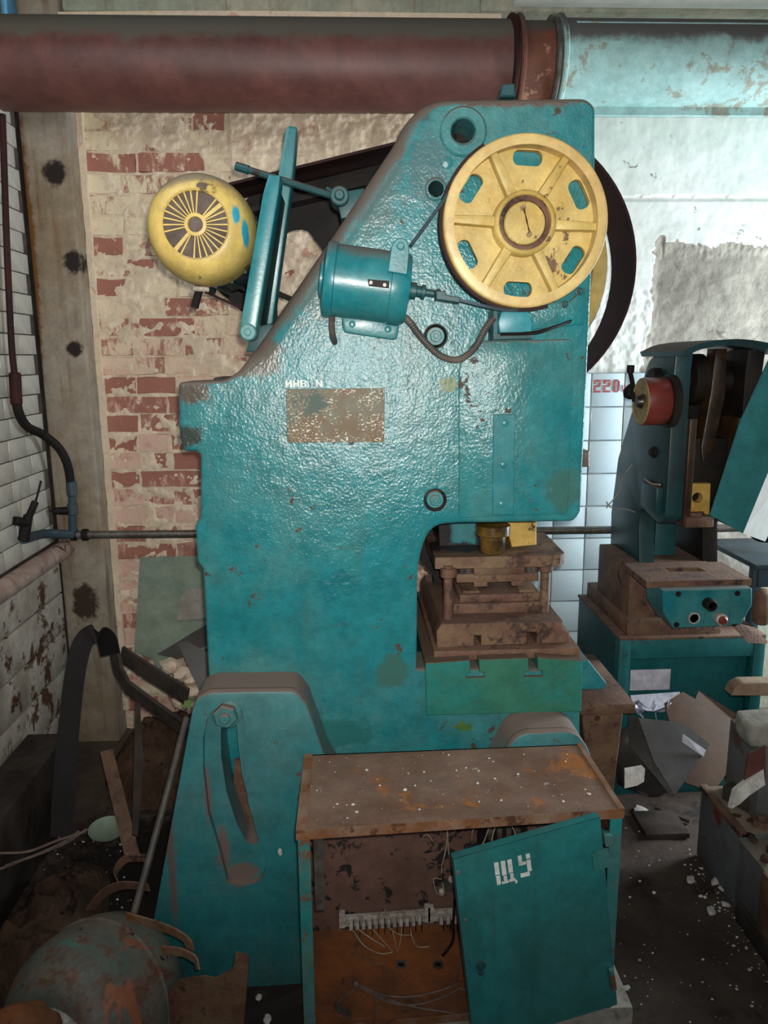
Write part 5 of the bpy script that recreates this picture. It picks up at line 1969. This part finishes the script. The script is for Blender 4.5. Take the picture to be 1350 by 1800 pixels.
# concrete blocks and plank at the right edge
bm = NB()
a = P(1296, 1262, 2.1)
box(bm, .03, .35, 0, .10, 0, .075, .012)
bmesh.ops.subdivide_edges(bm, edges=bm.edges[:], cuts=3, use_grid_fill=True)
for v in bm.verts:
    v.co += Vector((1, 1, .6)) * .008 * fbm(v.co * 14)
o = tag(obj('concrete_lump', bm, m_cement, smooth=50), 'pale broken concrete lump at the right edge above the grey boxes', 'block')
o.location = (P(1300, 1270, 2.0).x, 1.99, P(1320, 1318, 1.99).z)
ped = thing('grey_pedestal', 'grey machine pedestal at the right edge under the concrete lump', 'pedestal', (1.5, 2.1, 0))
bm = NB()
box(bm, P(1338, 1330, 2.0).x, 1.9, 2.0, 2.19, zc + .002, o.location.z - .004, .004)
obj('pedestal_body', bm, m_greycab, ped)
bm = NB()
plate(bm, [P(1316, 1325, 1.97), P(1346, 1310, 1.97), P(1346, 1372, 1.97), P(1306, 1386, 1.97)], .004)
obj('perforated_sheet', bm, m_maroon, ped)
bm = NB()
rprism(bm, pix([(1284, 1221), (1290, 1207, 5), (1304, 1199, 5), (1420, 1197), (1420, 1222)], 2.2), 2.19, 2.24, .003, 1)
o2 = tag(obj('plank', bm, MAT('pale_weathered_wood', lin(150, 130, 108), lin(130, 104, 82), 8, rough=.8, bump=.3, bump_s=30, streak=lin(104, 66, 40), streak_amt=.7)), 'pale weathered plank end jutting in from the right edge', 'plank')

# ------------------------------------------------------------------ things on the left behind the stand
bm = NB()
plate(bm, [P(246, 980, 3.10), P(360, 977, 3.10), P(372, 1120, 3.04), P(362, 1142, 3.02), P(312, 1150, 3.02), P(300, 1172, 3.0), P(278, 1176, 3.0), P(270, 1160, 3.02), P(236, 1146, 3.02)], .012)
pn = tag(obj('leaning_panel', bm, m_panel), 'grey-green metal panel with peeling paint leaning against the brick wall', 'panel')
bm = NB()
plate(bm, [P(316, 1050, 3.058), P(336, 1034, 3.06), P(362, 1032, 3.06), P(364, 1086, 3.045), P(312, 1090, 3.045)], -.006)
obj('bare_patch', bm, m_cement, pn)
bm = NB()
plate(bm, [P(276, 1150, 2.92), P(372, 1092, 2.92), P(376, 1128, 2.9), P(312, 1158, 2.9)], .006)
plate(bm, [P(312, 1130, 2.86), P(330, 1128, 2.86), P(372, 1150, 2.84), P(368, 1196, 2.80), P(352, 1218, 2.78), P(334, 1180, 2.8)], .008)
tag(obj('bent_guard', bm, m_sheetdark), 'dark bent sheet metal guard behind the left stand of the big press', 'guard')
bm = NB()
sweep(bm, [P(200, 1138, 2.62), P(208, 1178, 2.58), P(224, 1208, 2.55), P(270, 1242, 2.5), P(350, 1300, 2.42)], rect(.075, .012), (.5, -.6, .6))
sweep(bm, [P(214, 1150, 2.66), P(260, 1180, 2.62), P(330, 1225, 2.55)], rect(.08, .010), (.3, -.4, .9))
tag(obj('bent_channel', bm, m_darkwood), 'long dark bent channel bar slanting down to the press stand', 'bar')
bm = NB()
pts = sm([P(108, 1470, 2.2), P(112, 1380, 2.26), P(122, 1270, 2.35), P(132, 1185, 2.45), P(146, 1130, 2.5), P(168, 1113, 2.52), P(186, 1122, 2.54), P(194, 1150, 2.56)], 8)
sweep(bm, pts, rect(.065, .008), (.75, .25, -.1))
tag(obj('rubber_belt', bm, m_black, smooth=60), 'black rubber belt arching over the rubble in the left corner', 'belt')
bm = NB()
plate(bm, [P(176, 1322, 2.30), P(198, 1316, 2.30), P(238, 1470, 2.04), P(246, 1505, 1.99), P(218, 1502, 1.99)], .006)
tag(obj('rusty_flat_bar', bm, m_rust), 'broad rusty flat bar leaning in the left pile', 'bar')
bm = NB()
plate(bm, [P(238, 1234, 2.36), P(246, 1236, 2.36), P(252, 1330, 2.22), P(248, 1400, 2.10), P(242, 1470, 2.0), P(232, 1466, 2.0), P(234, 1390, 2.12)], .008)
tag(obj('dark_flat_bar', bm, m_darkwood), 'narrow dark bar standing beside the rusty flat bar', 'bar')
bm = NB()
tube(bm, [P(328, 1262, 1.92), P(300, 1370, 1.80), P(262, 1510, 1.69), P(236, 1604, 1.63)], .009, 10, 4)
tag(obj('steel_rod', bm, m_conduit, smooth=60), 'thin grey rod leaning along the left edge of the press stand', 'rod')
bm = NB()
lathe(bm, P(188, 1450, 2.1) - Vector((0, 0, .03)), (.05, -.1, 1), [(.02, .0), (.04, .004), (.055, .018), (.055, .021), (.039, .007), (.0, .004)], 32)
tag(obj('enamel_dish', bm, m_panel, smooth=60), 'pale shallow dish tipped at the foot of the leaning bars', 'dish')
# rubble heaps
def heap(name, c, rx, ry, h, seed, mat, label, n=60):
    bm = NB()
    bmesh.ops.create_grid(bm, x_segments=n, y_segments=n, size=1.0)
    for v in bm.verts:
        x, y = v.co.x, v.co.y
        r = math.hypot(x, y)
        p = Vector((c[0] + x * rx, c[1] + y * ry, 0))
        k = max(0, 1 - r ** 2.2)
        zz = h * k * (1 + .5 * fbm((p.x * 5, p.y * 5, seed)) + .22 * fbm((p.x * 18, p.y * 18, seed))) - .02 * (1 - k)
        v.co = (p.x, p.y, zz)
    o = tag(obj(name, bm, mat, smooth=60), label, 'rubble')
    o['kind'] = 'stuff'
    return o


heap('rubble_heap', (-.72, 2.86, 0), .28, .32, .20, 1, m_soil, 'brown rubble heap below the brick wall in the left corner')
heap('rubble_bank', (-.86, 1.72, 0), .16, .56, .17, 4, m_soil, 'brown crumbling rubble bank along the left wall')
for k, (q, rr, lb) in enumerate((((322, 1186), .045, 'pinkish plaster chunk in the middle of the heap behind the press stand'), ((300, 1170), .04, 'pinkish plaster chunk directly under the grey-green leaning panel'), ((340, 1215), .05, 'largest pinkish plaster chunk beside the dark bent guard'), ((352, 1238), .04, 'lowest pinkish plaster chunk touching the press stand outline'), ((318, 1236), .035, 'small pinkish plaster chunk above the dark channel bar'), ((338, 1195), .035, 'small pinkish plaster chunk resting on the largest chunk'))):
    bm = NB()
    lump(bm, (0, 0, 0), (rr, rr * .8, rr * .7), k + 3, 2, .45)
    p = P(*q, 2.88)
    o = tag(obj('plaster_chunk', bm, m_plaster, smooth=40), lb, 'rubble', 'plaster chunks behind the press stand')
    o.location = p
bm = NB()
a = PZ(0, 1372, .22)
hexa(bm, [(-1.17, 1.3, .0), (-1.17, 1.3, .30), (-1.17, 2.58, 0), (-1.17, 2.58, .30), (-1.03, 1.3, 0), (-1.03, 1.3, .30), (-1.03, 2.58, 0), (-1.03, 2.58, .30)], .008)
tag(obj('squared_timber', bm, m_darkwood), 'heavy dark squared timber lying along the left wall', 'beam')
for k, pts in enumerate(([(0, 1500), (50, 1497), (100, 1478), (150, 1462)], [(0, 1528), (40, 1512), (110, 1485), (152, 1458)], [(10, 1522), (70, 1500), (120, 1476), (138, 1462)])):
    bm = NB()
    tube(bm, [P(x, y, 1.9) for x, y in pts], .004, 6, 5)
    tag(obj('loose_wire', bm, m_greywire, smooth=60), ('upper thin loose wire at the left edge, bowed', 'lower long loose wire at the left edge, ending beside the dish', 'short middle loose wire at the left edge')[k], 'wire', 'loose wires at the left edge')

# tank and scrap in the left foreground
tk = thing('steel_tank', 'round rusty green steel tank lying in the left foreground', 'tank', (-.585, 1.5, 0))
TC = Vector((-.592, 1.49, .182))
bm = NB()
lathe(bm, TC, Vector((-.35, -.80, .25)), [(0, .190), (.03, .188), (.07, .178), (.11, .158), (.14, .130), (.165, .094), (.178, .055), (.182, .01), (.182, -.02)], 64, caps=False)
lathe(bm, TC, Vector((-.35, -.80, .25)), [(.182, -.02), (.18, -.06), (.17, -.10), (.13, -.135), (.08, -.155), (0, -.165)], 64, caps=False)
obj('tank_shell', bm, m_tank, tk, smooth=60)
bm = NB()
u, v_, w_ = frame_from((-.35, -.80, .25))
pts = [TC - w_ * .02 + (u * math.cos(t) + v_ * math.sin(t)) * .182 for t in [2 * math.pi * k / 64 for k in range(64)]]
sweep(bm, pts, circ(.005, 6), None, closed=True)
obj('weld_seam', bm, m_tank, tk, smooth=60)
bm = NB()
plate(bm, [P(296, 1742, 1.44), P(318, 1722, 1.43), P(360, 1716, 1.42), P(378, 1720, 1.42), P(410, 1702, 1.42), P(414, 1674, 1.42), P(437, 1680, 1.42), P(436, 1710, 1.42), P(424, 1850, 1.40), P(300, 1850, 1.42)], .004)
tag(obj('torn_plate', bm, m_rustplate), 'torn rusty sheet standing at the right of the round tank', 'sheet')
bm = NB()
pts = sm([P(222, 1610, 1.56), P(262, 1622, 1.54), P(302, 1636, 1.50), P(328, 1652, 1.48), P(334, 1668, 1.48)], 6)
sweep(bm, pts, rect(.024, .004), (.15, -.25, .95))
pts = sm([P(286, 1670, 1.50), P(320, 1674, 1.48), P(342, 1686, 1.47), P(348, 1704, 1.46)], 6)
sweep(bm, pts, rect(.024, .004), (.15, -.25, .95))
tag(obj('rusty_strap', bm, m_rustedge, smooth=60), 'rusty curved steel strap lying on top of the tank', 'strap')
bm = NB()
pts = sm([P(158, 1600, 1.72), P(180, 1572, 1.72), P(215, 1556, 1.70), P(262, 1560, 1.68)], 6)
sweep(bm, pts, rect(.024, .004), (.1, -.3, .95))
pts = sm([P(208, 1560, 1.72), P(206, 1530, 1.72), P(222, 1510, 1.72), P(258, 1508, 1.70)], 6)
sweep(bm, pts, rect(.022, .004), (.1, -.3, .95))
tag(obj('rusty_hoop', bm, m_rust, smooth=60), 'dark rusty hoop of bent strap behind the tank', 'strap')
bm = NB()
corrugated(bm, [P(52, 1796, 1.26), P(72, 1786, 1.27), P(96, 1788, 1.27), P(122, 1806, 1.25), P(135, 1830, 1.24)], .014, .007)
tag(obj('corrugated_hose', bm, m_zinc, smooth=60), 'short grey corrugated hose in front of the tank at the bottom edge', 'hose')
bm = NB()
lump(bm, P(30, 1815, 1.22), (.07, .05, .045), 4, 3, .35)
tag(obj('rusty_lump', bm, m_orange, smooth=50), 'rusty orange scrap lump at the bottom left corner', 'scrap')

# ------------------------------------------------------------------ plaster chips on the floor
big = [(1125, 1426, .022, .03, 'long white plaster chip on the floor by the cabinet corner, farthest of the big chips'),
       (1214, 1545, .020, .012, 'white double lobed plaster chip lying alone on the floor left of the grey boxes'),
       (1262, 1548, .026, .020, 'largest white plaster chip against the foot of the grey boxes'),
       (1250, 1525, .012, .010, 'small white plaster chip just behind the largest chip at the grey boxes'),
       (1272, 1562, .018, .014, 'white plaster chip touching the front of the largest chip'),
       (1250, 1600, .020, .014, 'flat white plaster chip on the floor in front of the crumb pile'),
       (1275, 1588, .014, .012, 'white plaster chip at the seam between the two grey boxes'),
       (1178, 1451, .008, .008, 'small round white plaster chip near the thin stick'),
       (1100, 1735, .012, .010, 'white plaster chip beside the concrete block under the cabinet door'),
       (455, 1752, .012, .010, 'small white plaster chip under the edge of the press stand'),
       (470, 1790, .017, .012, 'larger white plaster chip at the bottom edge left of the cabinet')]
chips = [obj('plaster_chip', NB(), m_chip) for k in range(1)]
bpy.data.objects.remove(chips[0])
meshes = []
for k in range(4):
    bm = NB()
    lump(bm, (0, 0, 0), (1, .8, .45), k + 11, 2, .5)
    q = obj('plaster_chip', bm, m_chip, smooth=40)
    meshes.append(q.data)
    bpy.data.objects.remove(q)
for k, (x, y, r1, r2, lb) in enumerate(big):
    p = PZ(x, y, .006)
    o = bpy.data.objects.new('plaster_chip', meshes[k % 4])
    COL.objects.link(o)
    o.location = (p.x, p.y, r2 * .30)
    o.scale = (r1 * .9, max(r2, r1 * .75), min(r1, r2))
    o.rotation_euler = (0, 0, R.uniform(0, 6))
    tag(o, lb, 'rubble', 'plaster chips on the floor')
bm = NB()
for k in range(330):
    if k < 170:
        t = R.random()
        x, y = 1215 + t * 130 + R.gauss(0, 14), 1500 + t * 190 + R.gauss(0, 16)
    elif k < 260:
        x, y = R.uniform(1090, 1350), R.uniform(1420, 1800)
    else:
        x, y = R.uniform(60, 260), R.uniform(1470, 1620)
    p = PZ(x, y, .004)
    s_ = abs(R.gauss(0, .0016)) + .0006
    if k < 260 and (p.x > 1.09 or p.y < 1.2):
        continue
    zz = .004 if k < 260 else .02
    lump(bm, (p.x, p.y, zz), (s_ * 1.3, s_, s_ * .8), k, 1, .4)
o = tag(obj('plaster_crumbs', bm, m_chip, smooth=0), 'tiny white plaster crumbs scattered over the dark floor', 'crumbs')
o['kind'] = 'stuff'
bm = NB()
tube(bm, [PZ(1152, 1420, .012), PZ(1180, 1432, .012), PZ(1212, 1444, .01)], .007, 8, 3)
tag(obj('wooden_stick', bm, m_darkwood, smooth=60), 'thin stick lying on the floor beside the farther grey box', 'stick')
bm = NB()
for k in range(60):
    u, w = R.uniform(.04, .96), R.uniform(.03, .95)
    p = lp(u, w)
    s_ = abs(R.gauss(0, .0012)) + .0006
    lump(bm, (p.x, p.y, ZT + s_ * .5), (s_ * 1.3, s_, s_), k, 1, .4)
o = tag(obj('plaster_crumbs', bm, m_chip, smooth=0), 'tiny white plaster crumbs on top of the rusty switch cabinet', 'crumbs')
o['kind'] = 'stuff'
